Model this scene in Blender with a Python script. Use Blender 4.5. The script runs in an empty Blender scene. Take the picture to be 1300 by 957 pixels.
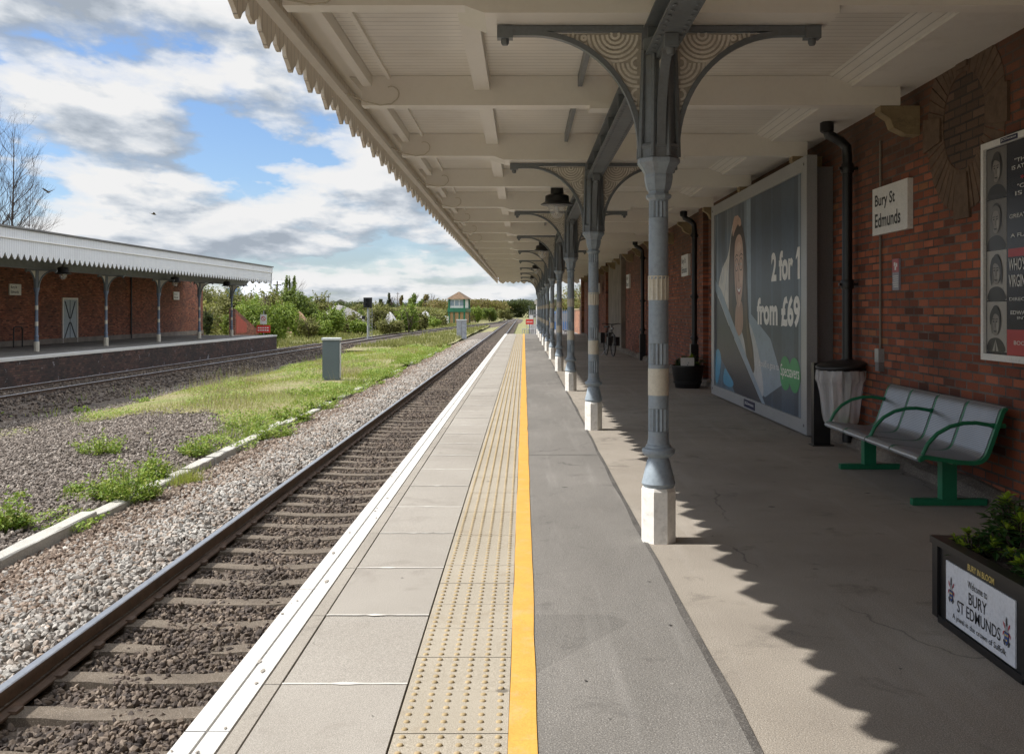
import bpy, bmesh, math, random
import numpy as np
from mathutils import Vector, Matrix
R = math.radians
rnd = random.Random(7)
rng = np.random.default_rng(11)
scene = bpy.context.scene
COL = scene.collection

# ------------------------------------------------------------------ helpers
def link(o, parent=None):
    COL.objects.link(o)
    if parent is not None:
        o.parent = parent
    return o

def tag(o, label=None, cat=None, group=None, kind=None):
    if label: o['label'] = label
    if cat: o['category'] = cat
    if group: o['group'] = group
    if kind: o['kind'] = kind
    return o

def thing(name, label, cat, loc=(0, 0, 0), rz=0.0, group=None):
    o = bpy.data.objects.new(name, None)
    o.empty_display_size = .2
    link(o)
    o.location = loc
    o.rotation_euler = (0, 0, rz)
    return tag(o, label, cat, group)

def copy_tree(o, parent=None):
    c = o.copy()
    COL.objects.link(c)
    c.parent = parent
    for ch in [x for x in o.children]:
        copy_tree(ch, c)
    return c

class MB:
    def __init__(self):
        self.v = []; self.f = []; self.m = []; self.s = []
    def add(self, vs, fs, mi=0, smooth=False):
        b = len(self.v)
        self.v += [tuple(p) for p in vs]
        for f in fs:
            self.f.append(tuple(b + i for i in f)); self.m.append(mi); self.s.append(smooth)
        return self
    def box(self, x0, x1, y0, y1, z0, z1, mi=0):
        v = [(x0,y0,z0),(x1,y0,z0),(x1,y1,z0),(x0,y1,z0),(x0,y0,z1),(x1,y0,z1),(x1,y1,z1),(x0,y1,z1)]
        return self.add(v, [(0,3,2,1),(4,5,6,7),(0,1,5,4),(1,2,6,5),(2,3,7,6),(3,0,4,7)], mi)
    def obox(self, c, half, rot, mi=0):
        """oriented box; rot is a 3x3 Matrix"""
        vs = []
        for sz in (-1, 1):
            for sx, sy in ((-1,-1),(1,-1),(1,1),(-1,1)):
                vs.append(Vector(c) + rot @ Vector((sx*half[0], sy*half[1], sz*half[2])))
        return self.add(vs, [(0,3,2,1),(4,5,6,7),(0,1,5,4),(1,2,6,5),(2,3,7,6),(3,0,4,7)], mi)
    def tube(self, pts, r, n=8, mi=0, closed=False, smooth=True, cap=True):
        pts = [Vector(p) for p in pts]
        k = len(pts)
        rs = r if isinstance(r, (list, tuple)) else [r]*k
        vs = []; up = None
        for i, p in enumerate(pts):
            if closed:
                t = pts[(i+1) % k] - pts[i-1]
            else:
                t = pts[min(i+1, k-1)] - pts[max(i-1, 0)]
            if t.length < 1e-9: t = Vector((0,0,1))
            t.normalize()
            if up is None:
                up = Vector((0,0,1)) if abs(t.z) < .9 else Vector((1,0,0))
            a = t.cross(up)
            if a.length < 1e-6: a = t.orthogonal()
            a.normalize(); b = a.cross(t); up = b
            for j in range(n):
                th = 2*math.pi*j/n
                vs.append(p + a*(rs[i]*math.cos(th)) + b*(rs[i]*math.sin(th)))
        fs = []
        for i in range(k if closed else k-1):
            for j in range(n):
                fs.append((i*n+j, i*n+(j+1) % n, ((i+1) % k)*n+(j+1) % n, ((i+1) % k)*n+j))
        if cap and not closed:
            fs.append(tuple(range(n-1, -1, -1))); fs.append(tuple((k-1)*n+j for j in range(n)))
        return self.add(vs, fs, mi, smooth)
    def lathe(self, prof, n=24, c=(0,0,0), mi=0, smooth=True, flute=None, phase=0.0):
        """prof: (r,z) bottom to top. flute(z)->depth fraction on alternate segments"""
        vs = []; fs = []
        for (r, z) in prof:
            d = flute(z) if flute else 0
            for j in range(n):
                th = 2*math.pi*(j+phase)/n
                rr = r*(1-d) if (d and j % 2) else r
                vs.append((c[0]+rr*math.cos(th), c[1]+rr*math.sin(th), c[2]+z))
        for i in range(len(prof)-1):
            for j in range(n):
                fs.append((i*n+j, i*n+(j+1) % n, (i+1)*n+(j+1) % n, (i+1)*n+j))
        fs.append(tuple(range(n-1, -1, -1))); fs.append(tuple((len(prof)-1)*n+j for j in range(n)))
        return self.add(vs, fs, mi, smooth)
    def prism(self, poly, fn, d0, d1, mi=0, smooth=False):
        """poly: list of (a,b); fn(a,b,d)->xyz"""
        n = len(poly)
        vs = [fn(a, b, d0) for a, b in poly] + [fn(a, b, d1) for a, b in poly]
        fs = [tuple(range(n-1, -1, -1)), tuple(range(n, 2*n))]
        for i in range(n):
            fs.append((i, (i+1) % n, n+(i+1) % n, n+i))
        return self.add(vs, fs, mi, smooth)
    def build(self, name, mats, parent=None, loc=None, recalc=True):
        me = bpy.data.meshes.new(name)
        me.from_pydata(self.v, [], self.f)
        if not isinstance(mats, (list, tuple)): mats = [mats]
        for m in mats: me.materials.append(m)
        me.polygons.foreach_set('material_index', self.m)
        me.polygons.foreach_set('use_smooth', self.s)
        if recalc:
            bm = bmesh.new(); bm.from_mesh(me)
            bmesh.ops.recalc_face_normals(bm, faces=bm.faces)
            if any(self.s):
                for e in bm.edges:
                    if len(e.link_faces) == 2 and e.calc_face_angle(0) > .62: e.smooth = False
            bm.to_mesh(me); bm.free()
        me.update()
        o = bpy.data.objects.new(name, me)
        link(o, parent)
        if loc: o.location = loc
        return o

def np_mesh(name, V, k, mat, parent=None, faces=None, smooth=False):
    """V: (N*k,3) grouped verts. faces: (F,m) template per group (default: one k-gon)"""
    V = np.asarray(V, dtype=np.float32).reshape(-1, 3)
    N = len(V)//k
    if faces is None: faces = [list(range(k))]
    T = np.array(faces, dtype=np.int32)
    L = (np.arange(N, dtype=np.int32)[:, None, None]*k + T[None]).reshape(-1)
    nf = N*len(T); m = T.shape[1]
    me = bpy.data.meshes.new(name)
    me.vertices.add(len(V)); me.vertices.foreach_set('co', V.reshape(-1))
    me.loops.add(len(L)); me.loops.foreach_set('vertex_index', L)
    me.polygons.add(nf); me.polygons.foreach_set('loop_start', np.arange(nf, dtype=np.int32)*m)
    me.polygons.foreach_set('use_smooth', np.full(nf, smooth, dtype=bool))
    me.materials.append(mat)
    me.update(calc_edges=True)
    o = bpy.data.objects.new(name, me)
    return link(o, parent)

def struct(o, label=None):
    o['kind'] = 'structure'
    if label: o['label'] = label
    return o

_tc = {}
def text_geo(body, bold=0.0):
    key = (body, bold)
    if key in _tc: return _tc[key]
    cu = bpy.data.curves.new('t', 'FONT'); cu.body = body; cu.size = 1; cu.offset = bold; cu.resolution_u = 3
    o = bpy.data.objects.new('t', cu); COL.objects.link(o)
    dg = bpy.context.evaluated_depsgraph_get()
    me = bpy.data.meshes.new_from_object(o.evaluated_get(dg))
    vs = [(v.co.x, v.co.y) for v in me.vertices]; fs = [tuple(p.vertices) for p in me.polygons]
    bpy.data.objects.remove(o); bpy.data.curves.remove(cu); bpy.data.meshes.remove(me)
    _tc[key] = (vs, fs)
    return vs, fs
def put_text(mb, body, u0, u1, v0, v1, fn, mi=0, bold=0.0):
    """fit text into rectangle u0..u1, v0..v1 ; fn(u,v)->xyz"""
    vs, fs = text_geo(body, bold)
    if not vs: return
    ax = min(p[0] for p in vs); bx = max(p[0] for p in vs); ay = min(p[1] for p in vs); by = max(p[1] for p in vs)
    pts = [fn(u0+(x-ax)/(bx-ax)*(u1-u0), v0+(y-ay)/(by-ay)*(v1-v0)) for x, y in vs]
    mb.add(pts, fs, mi)

# ------------------------------------------------------------------ materials
class NT:
    def __init__(self, m):
        self.t = m.node_tree; self.n = self.t.nodes; self.l = self.t.links
    def node(self, typ, **kw):
        n = self.n.new(typ)
        for k, v in kw.items():
            if k.startswith('i_'):
                n.inputs[k[2:].replace('_', ' ')].default_value = v
            else:
                setattr(n, k, v)
        return n
    def link(self, a, b): self.l.new(a, b)
    def mix(self, a, b, fac, mode='MIX'):
        n = self.n.new('ShaderNodeMix'); n.data_type = 'RGBA'; n.blend_type = mode
        for s, v in (('A_Color', a), ('B_Color', b)):
            inp = [i for i in n.inputs if i.identifier == s][0]
            if isinstance(v, bpy.types.NodeSocket): self.l.new(v, inp)
            else: inp.default_value = (*v[:3], 1)
        f = [i for i in n.inputs if i.identifier == 'Factor_Float'][0]
        if isinstance(fac, bpy.types.NodeSocket): self.l.new(fac, f)
        else: f.default_value = fac
        return [o for o in n.outputs if o.identifier == 'Result_Color'][0]
    def math(self, op, a, b=0.0, clamp=False):
        n = self.n.new('ShaderNodeMath'); n.operation = op; n.use_clamp = clamp
        for i, v in enumerate((a, b)):
            if isinstance(v, bpy.types.NodeSocket): self.l.new(v, n.inputs[i])
            else: n.inputs[i].default_value = v
        return n.outputs[0]
    def ramp(self, fac, stops, interp='LINEAR'):
        n = self.n.new('ShaderNodeValToRGB'); e = n.color_ramp.elements; n.color_ramp.interpolation = interp
        while len(e) > 1: e.remove(e[-1])
        e[0].position = stops[0][0]; e[0].color = (*stops[0][1], 1) if not isinstance(stops[0][1], float) else (stops[0][1],)*3+(1,)
        for p, c in stops[1:]:
            x = e.new(p); x.color = (*c, 1) if not isinstance(c, float) else (c, c, c, 1)
        self.l.new(fac, n.inputs[0])
        return n.outputs[0]
    def noise(self, vec, scale, detail=4, rough=.55, dist=0.0):
        n = self.n.new('ShaderNodeTexNoise'); n.inputs['Scale'].default_value = scale
        n.inputs['Detail'].default_value = detail; n.inputs['Roughness'].default_value = rough
        n.inputs['Distortion'].default_value = dist
        if vec is not None: self.l.new(vec, n.inputs['Vector'])
        return n.outputs['Fac']
    def mapping(self, vec, scale=(1,1,1), loc=(0,0,0), rot=(0,0,0)):
        n = self.n.new('ShaderNodeMapping')
        n.inputs['Scale'].default_value = scale; n.inputs['Location'].default_value = loc; n.inputs['Rotation'].default_value = rot
        self.l.new(vec, n.inputs['Vector'])
        return n.outputs[0]
    def bump(self, h, strength, dist=.01):
        n = self.n.new('ShaderNodeBump'); n.inputs['Strength'].default_value = strength; n.inputs['Distance'].default_value = dist
        self.l.new(h, n.inputs['Height'])
        return n.outputs[0]

def base_mat(name):
    m = bpy.data.materials.new(name); m.use_nodes = True
    t = NT(m)
    b = t.n['Principled BSDF']
    co = t.node('ShaderNodeTexCoord').outputs['Object']
    return m, t, b, co

def setc(t, b, sock_or_col):
    if isinstance(sock_or_col, bpy.types.NodeSocket): t.link(sock_or_col, b.inputs['Base Color'])
    else: b.inputs['Base Color'].default_value = (*sock_or_col[:3], 1)

def paint(name, col, rough=.5, var=.25, scale=3.0, dirt=None, dirt_amt=.4, metal=0.0, bump=.08, fine=60, spec=.5, fa=.18):
    """painted / plain surface with uneven tone and a little grime"""
    m, t, b, co = base_mat(name)
    n1 = t.noise(co, scale, 5, .6)
    lo = tuple(c*(1-var) for c in col); hi = tuple(min(1, c*(1+var*.6)) for c in col)
    c = t.mix(lo, hi, t.ramp(n1, [(.3, 0.0), (.7, 1.0)]))
    n2 = t.noise(co, fine, 3, .6)
    c = t.mix(c, t.mix(c, (0,0,0), fa), t.ramp(n2, [(.45, 0.0), (.75, 1.0)]))
    if dirt:
        n3 = t.noise(co, scale*1.7, 8, .7, .4)
        c = t.mix(c, dirt, t.math('MULTIPLY', t.ramp(n3, [(.52, 0.0), (.72, 1.0)]), dirt_amt))
    setc(t, b, c)
    b.inputs['Roughness'].default_value = rough; b.inputs['Metallic'].default_value = metal
    b.inputs['Specular IOR Level'].default_value = spec
    t.link(t.bump(n2, bump, .004), b.inputs['Normal'])
    return m

def flat(name, col, rough=.5, metal=0.0):
    m, t, b, co = base_mat(name)
    n = t.noise(co, 9, 3)
    setc(t, b, t.mix(tuple(c*.9 for c in col), tuple(min(1, c*1.06) for c in col), n))
    b.inputs['Roughness'].default_value = rough; b.inputs['Metallic'].default_value = metal
    return m

def brick_mat(name, c1, c2, mortar, axes='YZ', stain=(.05,.035,.028), stain_amt=.6, tint=None, patches=None, soot_z=None):
    m, t, b, co = base_mat(name)
    sx = t.node('ShaderNodeSeparateXYZ'); t.link(co, sx.inputs[0])
    cb = t.node('ShaderNodeCombineXYZ')
    a = {'X': 0, 'Y': 1, 'Z': 2}
    t.link(sx.outputs[a[axes[0]]], cb.inputs[0]); t.link(sx.outputs[a[axes[1]]], cb.inputs[1])
    v = cb.outputs[0]
    br = t.node('ShaderNodeTexBrick'); t.link(v, br.inputs['Vector'])
    br.offset = .5; br.squash = 1.0
    for k, x in (('Scale', 1), ('Mortar Size', .0095), ('Mortar Smooth', .15), ('Bias', 0), ('Brick Width', .225), ('Row Height', .075)):
        br.inputs[k].default_value = x
    br.inputs['Color1'].default_value = (0,0,0,1); br.inputs['Color2'].default_value = (1,1,1,1); br.inputs['Mortar'].default_value = (.5,.5,.5,1)
    lite = tuple(min(1, a_*1.25+.02) for a_ in c1); burnt = tuple(a_*.42 for a_ in c2)
    c = t.ramp(br.outputs['Color'], [(0, burnt), (.08, tuple(a_*.8 for a_ in c2)), (.25, c2), (.5, tuple((p_+q_)/2 for p_, q_ in zip(c1, c2))), (.8, c1), (.96, lite), (1, (c1[0]*1.05, c1[1]*1.5, c1[2]*1.3))])
    ns = t.noise(co, .55, 8, .68, .3)
    c = t.mix(c, stain, t.math('MULTIPLY', t.ramp(ns, [(.42, 0.0), (.66, 1.0)]), stain_amt))
    if patches:
        np_ = t.noise(co, 1.9, 6, .75, .8)
        c = t.mix(c, patches, t.ramp(np_, [(.61, 0.0), (.64, .75)]))
    mo = t.mix(mortar, tuple(q*.35 for q in mortar), t.ramp(t.noise(co, 2.1, 6, .7), [(.38, 0.0), (.62, 1.0)]))
    c = t.mix(c, t.mix(mo, stain, .25 if soot_z is None else .0), br.outputs['Fac'])
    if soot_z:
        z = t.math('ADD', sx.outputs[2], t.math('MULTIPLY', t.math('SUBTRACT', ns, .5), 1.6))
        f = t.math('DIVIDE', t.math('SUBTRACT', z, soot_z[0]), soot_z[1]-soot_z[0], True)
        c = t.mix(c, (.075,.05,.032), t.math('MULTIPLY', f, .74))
    nf = t.noise(co, 90, 3, .6)
    c = t.mix(c, t.mix(c, (0,0,0), .3), t.ramp(nf, [(.4, 0.0), (.7, 1.0)]))
    setc(t, b, c)
    b.inputs['Roughness'].default_value = .88
    h = t.math('SUBTRACT', t.math('MULTIPLY', nf, .35), t.math('MULTIPLY', br.outputs['Fac'], 1.0))
    t.link(t.bump(h, .7, .008), b.inputs['Normal'])
    return m

def ground_mat(name, stops, s1=.6, s2=220, rough=.92, blot=(.03,.028,.026), blot_amt=.35, bump=.35, streak=None, cracks=0.0):
    m, t, b, co = base_mat(name)
    n1 = t.noise(co if streak is None else t.mapping(co, streak), s1, 8, .62, .2)
    c = t.ramp(n1, stops)
    n2 = t.noise(co, s2, 3, .7)
    c = t.mix(c, t.mix(c, (0,0,0), .42), t.ramp(n2, [(.42, 0.0), (.62, 1.0)]))
    c = t.mix(c, t.mix(c, (.75,.72,.66), .3), t.ramp(n2, [(.3, 1.0), (.42, 0.0)]))
    n3 = t.noise(co, s1*3.4, 6, .7, .5)
    c = t.mix(c, blot, t.math('MULTIPLY', t.ramp(n3, [(.57, 0.0), (.72, 1.0)]), blot_amt))
    if cracks:
        wn = t.node('ShaderNodeTexNoise'); wn.inputs['Scale'].default_value = 1.3; wn.inputs['Detail'].default_value = 6; t.link(co, wn.inputs['Vector'])
        vm = t.node('ShaderNodeVectorMath'); vm.operation = 'ADD'; t.link(t.mapping(co, (.45,.28,1)), vm.inputs[0])
        vs_ = t.node('ShaderNodeVectorMath'); vs_.operation = 'SCALE'; vs_.inputs['Scale'].default_value = .35; t.link(wn.outputs['Color'], vs_.inputs[0]); t.link(vs_.outputs[0], vm.inputs[1])
        ve = t.node('ShaderNodeTexVoronoi'); ve.feature = 'DISTANCE_TO_EDGE'; ve.inputs['Scale'].default_value = 1.0; t.link(vm.outputs[0], ve.inputs['Vector'])
        cr = t.math('MULTIPLY', t.ramp(ve.outputs['Distance'], [(.0015, 1.0), (.0045, 0.0)]), t.ramp(t.noise(co, .7, 2), [(.48, 0.0), (.56, 1.0)]))
        c = t.mix(c, blot, t.math('MULTIPLY', cr, cracks))
        # re-laid patches of another tone
        pv = t.node('ShaderNodeTexVoronoi'); pv.distance = 'CHEBYCHEV'; pv.inputs['Scale'].default_value = .16; t.link(t.mapping(co, (1.2,.8,1), (2.1,.7,0)), pv.inputs['Vector'])
        sp2 = t.node('ShaderNodeSeparateColor'); t.link(pv.outputs['Color'], sp2.inputs[0])
        c = t.mix(c, t.mix(c, (0,0,0), .22), t.ramp(sp2.outputs[0], [(.72, 0.0), (.74, 1.0)]))
        st_ = t.noise(t.mapping(co, (6, .35, 1)), 1.0, 4, .6)
        c = t.mix(c, t.mix(c, (.6,.58,.55), .07), t.ramp(st_, [(.55, 0.0), (.68, 1.0)]))
    # pale chewing-gum and grit specks
    vo = t.node('ShaderNodeTexVoronoi'); vo.inputs['Scale'].default_value = 2.3; t.link(co, vo.inputs['Vector'])
    c = t.mix(c, (.42,.40,.37), t.ramp(vo.outputs['Distance'], [(.012, .4), (.022, 0.0)]))
    vo2 = t.node('ShaderNodeTexVoronoi'); vo2.inputs['Scale'].default_value = 1.6; t.link(t.mapping(co, loc=(5.3, 2.2, 0)), vo2.inputs['Vector'])
    c = t.mix(c, (.03,.028,.026), t.ramp(vo2.outputs['Distance'], [(.03, .6), (.05, 0.0)]))
    setc(t, b, c)
    b.inputs['Roughness'].default_value = rough; b.inputs['Specular IOR Level'].default_value = .3
    t.link(t.bump(n2, bump, .006), b.inputs['Normal'])
    return m

def island_mat(name, stops, rough=.85, trans=0.0, tcol=None, spec=.3, dirt=None):
    """colour differs from stone to stone / leaf to leaf"""
    m, t, b, co = base_mat(name)
    g = t.node('ShaderNodeNewGeometry')
    c = t.ramp(g.outputs['Random Per Island'], stops)
    if dirt:
        n = t.noise(co, dirt[1], 5, .65)
        c = t.mix(c, dirt[0], t.math('MULTIPLY', t.ramp(n, [(.38, 0.0), (.62, 1.0)]), dirt[2]))
    setc(t, b, c)
    b.inputs['Roughness'].default_value = rough; b.inputs['Specular IOR Level'].default_value = spec
    if trans:
        tr = t.node('ShaderNodeBsdfTranslucent')
        t.link(t.mix(c, tcol or (.3,.4,.05), .35), tr.inputs['Color'])
        mx = t.node('ShaderNodeMixShader'); mx.inputs[0].default_value = trans
        t.link(b.outputs[0], mx.inputs[1]); t.link(tr.outputs[0], mx.inputs[2])
        t.link(mx.outputs[0], t.n['Material Output'].inputs['Surface'])
    return m

M = {}
M['cream'] = paint('cream_paint', (.84,.815,.755), .42, .04, 1.2, (.5,.42,.33), .06, bump=.02, fine=25, fa=.03)
M['greywhite'] = paint('white_plate_paint', (.84,.82,.77), .5, .06, 1.2, (.4,.34,.27), .2, fa=.05)
def boards(name, col, axis, w, rough=.35, dirt=(.28,.2,.13), da=.25):
    m, t, b, co = base_mat(name)
    sx = t.node('ShaderNodeSeparateXYZ'); t.link(co, sx.inputs[0])
    p = t.math('FRACT', t.math('DIVIDE', sx.outputs[axis], w))
    d = t.math('ABSOLUTE', t.math('SUBTRACT', p, .5))
    groove = t.ramp(d, [(.44, 0.0), (.48, 1.0)])
    n1 = t.noise(co, 1.1, 7, .65)
    sc = [1.0, 1.0, 1.0]; sc[axis] = 9.0
    n2 = t.noise(t.mapping(co, tuple(sc)), 1.3, 5, .6)
    c = t.mix(tuple(x*.86 for x in col), tuple(min(1, x*1.08) for x in col), n2)
    c = t.mix(c, dirt, t.math('MULTIPLY', t.ramp(n1, [(.52, 0.0), (.75, 1.0)]), da))
    c = t.mix(c, tuple(q*.3 for q in col), t.math('MULTIPLY', groove, .6))
    setc(t, b, c); b.inputs['Roughness'].default_value = rough
    h = t.math('SUBTRACT', t.math('MULTIPLY', n2, .5), groove)
    t.link(t.bump(h, .6, .008), b.inputs['Normal'])
    return m
M['ceiling'] = boards('ceiling_boards', (.84,.815,.755), 1, .105, .28)
M['cove'] = boards('cove_boards', (.84,.82,.765), 0, .07)
M['valance'] = boards('valance_boards', (.80,.745,.65), 1, .115, .45)
M['valance_white'] = boards('valance_white_boards', (.74,.76,.79), 1, .14, .5, (.45,.46,.47), .2)
M['iron_blue'] = paint('blue_grey_iron_paint', (.29,.345,.395), .38, .12, 2.0, (.22,.16,.11), .45, bump=.14, fine=40)
M['iron_dark'] = paint('shade_grey_iron_paint', (.165,.185,.20), .42, .2, 3.0, (.16,.13,.09), .3, fine=40)  # the shafts' grey paint, darkened for shade on the upper ironwork
M['filigree'] = paint('filigree_cream_paint', (.80,.765,.69), .45, .14, 4.0, (.2,.15,.1), .3)
M['band'] = paint('cream_band_paint', (.62,.58,.48), .45, .08, 3.0, (.3,.25,.18), .25)
M['foot'] = paint('white_foot_paint', (.80,.78,.73), .55, .08, 6.0, (.3,.26,.2), .35, bump=.25, fine=30)
M['white'] = paint('white_edge_paint', (.61,.60,.575), .6, .06, 3.0, (.45,.41,.35), .35, bump=.15)
M['yellow'] = paint('yellow_line_paint', (.66,.355,.07), .6, .10, 5.0, (.5,.38,.22), .6, bump=.3, fine=90)
M['slab'] = ground_mat('paving_slab_concrete', [(.3, (.315,.29,.255)), (.7, (.405,.378,.338))], .5, 260, blot=(.17,.15,.13), blot_amt=.5, bump=.15)
M['mortar'] = flat('pale_joint_mortar', (.56,.54,.50), .9)
M['strip'] = ground_mat('edge_strip_concrete', [(.3, (.30,.272,.235)), (.7, (.385,.355,.31))], .7, 260, bump=.15)
M['tile'] = ground_mat('buff_tactile_tile', [(.3, (.36,.32,.255)), (.7, (.44,.395,.32))], .8, 240, blot=(.24,.19,.13), blot_amt=.5, bump=.15)
M['scuff'] = flat('tyre_scuff', (.12,.11,.10), .9)
M['blister'] = paint('ochre_blister', (.36,.275,.15), .75, .2, 8.0)
M['asphalt'] = ground_mat('grey_asphalt', [(.25, (.145,.137,.126)), (.5, (.20,.189,.174)), (.75, (.27,.255,.235))], .9, 150, blot=(.08,.075,.07), blot_amt=.55, bump=.7, streak=(1,.35,1), cracks=.8)
M['concrete'] = ground_mat('worn_platform_surface', [(.25, (.255,.225,.19)), (.5, (.325,.29,.245)), (.75, (.385,.345,.295))], .8, 170, blot=(.10,.088,.075), blot_amt=.6, bump=.6, cracks=.8)
M['seam'] = ground_mat('tar_seam', [(.3, (.06,.056,.052)), (.7, (.13,.12,.11))], 3, 180)
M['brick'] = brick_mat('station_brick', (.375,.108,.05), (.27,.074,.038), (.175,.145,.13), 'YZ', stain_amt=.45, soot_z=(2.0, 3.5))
M['brick_far'] = brick_mat('far_platform_brick', (.42,.14,.07), (.29,.09,.05), (.2,.15,.12), 'YZ', stain=(.06,.04,.032), stain_amt=.55)
M['brick_face'] = brick_mat('platform_face_brick', (.10,.045,.032), (.06,.032,.026), (.05,.04,.036), 'YZ', stain=(.02,.017,.016), stain_amt=.9, patches=(.34,.33,.35))
M['brick_dark'] = brick_mat('bricked_up_oculus', (.145,.085,.055), (.10,.062,.042), (.07,.055,.045), 'YZ')
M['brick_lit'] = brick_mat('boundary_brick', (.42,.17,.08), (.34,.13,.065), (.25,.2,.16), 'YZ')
M['stone'] = paint('weathered_corbel_stone', (.33,.255,.15), .9, .3, 4.0, (.08,.06,.045), .6, bump=.5)
M['voussoir'] = paint('dark_voussoir_brick', (.15,.098,.066), .9, .3, 9.0, (.06,.045,.035), .6, bump=.4)
M['footing'] = ground_mat('rough_footing', [(.3, (.16,.13,.105)), (.7, (.30,.26,.21))], 3.0, 90, bump=1.0)
M['render_grey'] = paint('grey_render', (.25,.215,.18), .9, .3, 1.3, (.1,.08,.065), .5)
M['black'] = paint('black_paint', (.012,.012,.013), .35, .3, 4.0, fine=40)
M['blackplastic'] = paint('black_plastic', (.02,.02,.021), .45, .2, 6.0)
M['alu'] = paint('grey_aluminium', (.40,.41,.42), .38, .06, 1.5, metal=.35)
M['alu_dark'] = paint('dark_aluminium_box', (.20,.195,.20), .42, .08, 1.5, metal=.2)
M['sign_white'] = paint('sign_white', (.76,.75,.72), .4, .05, 3.0, (.4,.36,.3), .25)
M['sign_text'] = flat('sign_black_lettering', (.015,.015,.017), .5)
M['green'] = paint('green_bench_paint', (.012,.175,.082), .38, .12, 6.0)
M['steel'] = None
M['gold'] = flat('gold_lettering', (.62,.47,.14), .4)
M['red'] = flat('sign_red', (.62,.05,.035), .5)
M['rust'] = paint('rusty_rail_side', (.10,.064,.044), .8, .35, 6.0, (.16,.085,.05), .5, bump=.4)
M['railtop'] = paint('polished_rail_head', (.42,.43,.45), .28, .15, 8.0, metal=.9)
M['sleeper'] = ground_mat('concrete_sleeper', [(.3, (.09,.07,.052)), (.7, (.19,.155,.118))], 2.6, 120, blot=(.055,.043,.035), blot_amt=.85, bump=.8)
M['woodsleeper'] = ground_mat('old_sleeper', [(.3, (.07,.05,.04)), (.7, (.14,.105,.085))], 2.2, 120)
M['kerb'] = ground_mat('old_concrete_kerb', [(.3, (.36,.345,.31)), (.7, (.52,.50,.45))], 1.6, 100, blot=(.13,.12,.08), blot_amt=.7, bump=.8)
M['bed'] = ground_mat('ballast_dirt', [(.3, (.085,.068,.055)), (.7, (.18,.15,.125))], .8, 45, bump=1.0)
M['beddark'] = ground_mat('oily_ballast_dirt', [(.3, (.05,.038,.03)), (.7, (.13,.10,.075))], 1.3, 45, bump=1.0)
M['yard'] = ground_mat('gravel_yard_dirt', [(.3, (.085,.07,.06)), (.7, (.17,.145,.125))], .5, 45, bump=1.0)
M['earth'] = ground_mat('rough_grass_ground', [(.25, (.115,.135,.035)), (.42, (.17,.185,.05)), (.55, (.235,.20,.10)), (.68, (.15,.17,.045)), (.8, (.13,.15,.04))], .42, 14, bump=.5, blot=(.2,.165,.09), blot_amt=.5)
M['st_light'] = island_mat('pale_ballast', [(0, (.19,.18,.165)), (.25, (.31,.30,.275)), (.5, (.40,.375,.34)), (.68, (.35,.275,.215)), (.8, (.25,.24,.225)), (1, (.48,.455,.415))], dirt=((.14,.105,.08), 1.1, .55))
M['st_brown'] = island_mat('brown_ballast', [(0, (.085,.06,.046)), (.3, (.16,.115,.085)), (.6, (.215,.16,.12)), (1, (.30,.25,.205))])
M['st_dark'] = island_mat('dark_oily_ballast', [(0, (.045,.036,.032)), (.35, (.09,.07,.058)), (.7, (.15,.115,.088)), (1, (.225,.18,.14))], dirt=((.045,.036,.03), .9, .6))
M['st_yard'] = island_mat('grey_yard_gravel', [(0, (.095,.078,.064)), (.4, (.16,.132,.11)), (.75, (.225,.19,.16)), (1, (.34,.30,.26))])
M['st_heap'] = ground_mat('grey_gravel_heap', [(.3, (.23,.22,.21)), (.7, (.33,.315,.30))], .6, 5, bump=1.0)
M['st_red'] = ground_mat('red_sand_heap', [(.3, (.34,.20,.13)), (.7, (.46,.28,.19))], .6, 5, bump=1.0)
M['st_white'] = ground_mat('white_aggregate_heap', [(.3, (.38,.375,.365)), (.7, (.52,.51,.50))], .6, 5, bump=1.0)
G = lambda *s: [(i/(len(s)-1), c) for i, c in enumerate(s)]
M['leaf_bush'] = island_mat('bush_leaves', G((.055,.085,.016), (.10,.145,.026), (.15,.20,.036), (.22,.26,.07)), .6, .3)
M['leaf_bright'] = island_mat('bright_leaves', G((.08,.13,.018), (.14,.21,.026), (.20,.27,.04), (.28,.33,.08)), .6, .3)
M['leaf_olive'] = island_mat('olive_leaves', G((.075,.08,.026), (.14,.145,.042), (.20,.195,.065), (.28,.26,.11)), .7, .25)
M['leaf_brown'] = island_mat('spring_brown_buds', G((.10,.075,.03), (.155,.115,.045), (.20,.15,.06), (.17,.16,.05)), .8, .25)
M['leaf_dark'] = island_mat('dark_wood_leaves', G((.022,.035,.016), (.04,.055,.022), (.06,.07,.03), (.085,.09,.035)), .8, .2)
M['leaf_shrub'] = island_mat('glossy_shrub_leaves', G((.012,.04,.012), (.022,.065,.018), (.04,.095,.022), (.06,.12,.03)), .3, .15, spec=.5)
M['leaf_tip'] = island_mat('new_shrub_tips', G((.16,.26,.02), (.25,.36,.03), (.32,.42,.06)), .4, .3)
M['leaf_weed'] = island_mat('weed_leaves', G((.08,.14,.018), (.14,.225,.026), (.20,.29,.04), (.28,.35,.07), (.34,.33,.10)), .55, .35)
M['grass'] = island_mat('grass_blades', G((.15,.20,.025), (.24,.29,.04), (.32,.36,.06), (.42,.37,.16), (.28,.32,.05)), .7, .3)
M['drygrass'] = island_mat('dry_stalks', G((.22,.17,.09), (.32,.26,.16), (.40,.34,.24), (.25,.22,.1)), .8, .2)
M['reed'] = island_mat('yellow_reeds', G((.28,.27,.08), (.38,.36,.12), (.46,.42,.18)), .8, .3)
M['bark'] = paint('bark', (.085,.062,.048), .9, .35, 5.0, bump=.5)
M['bark_pale'] = paint('pale_bark', (.055,.04,.036), .9, .35, 5.0, bump=.5)
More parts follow.
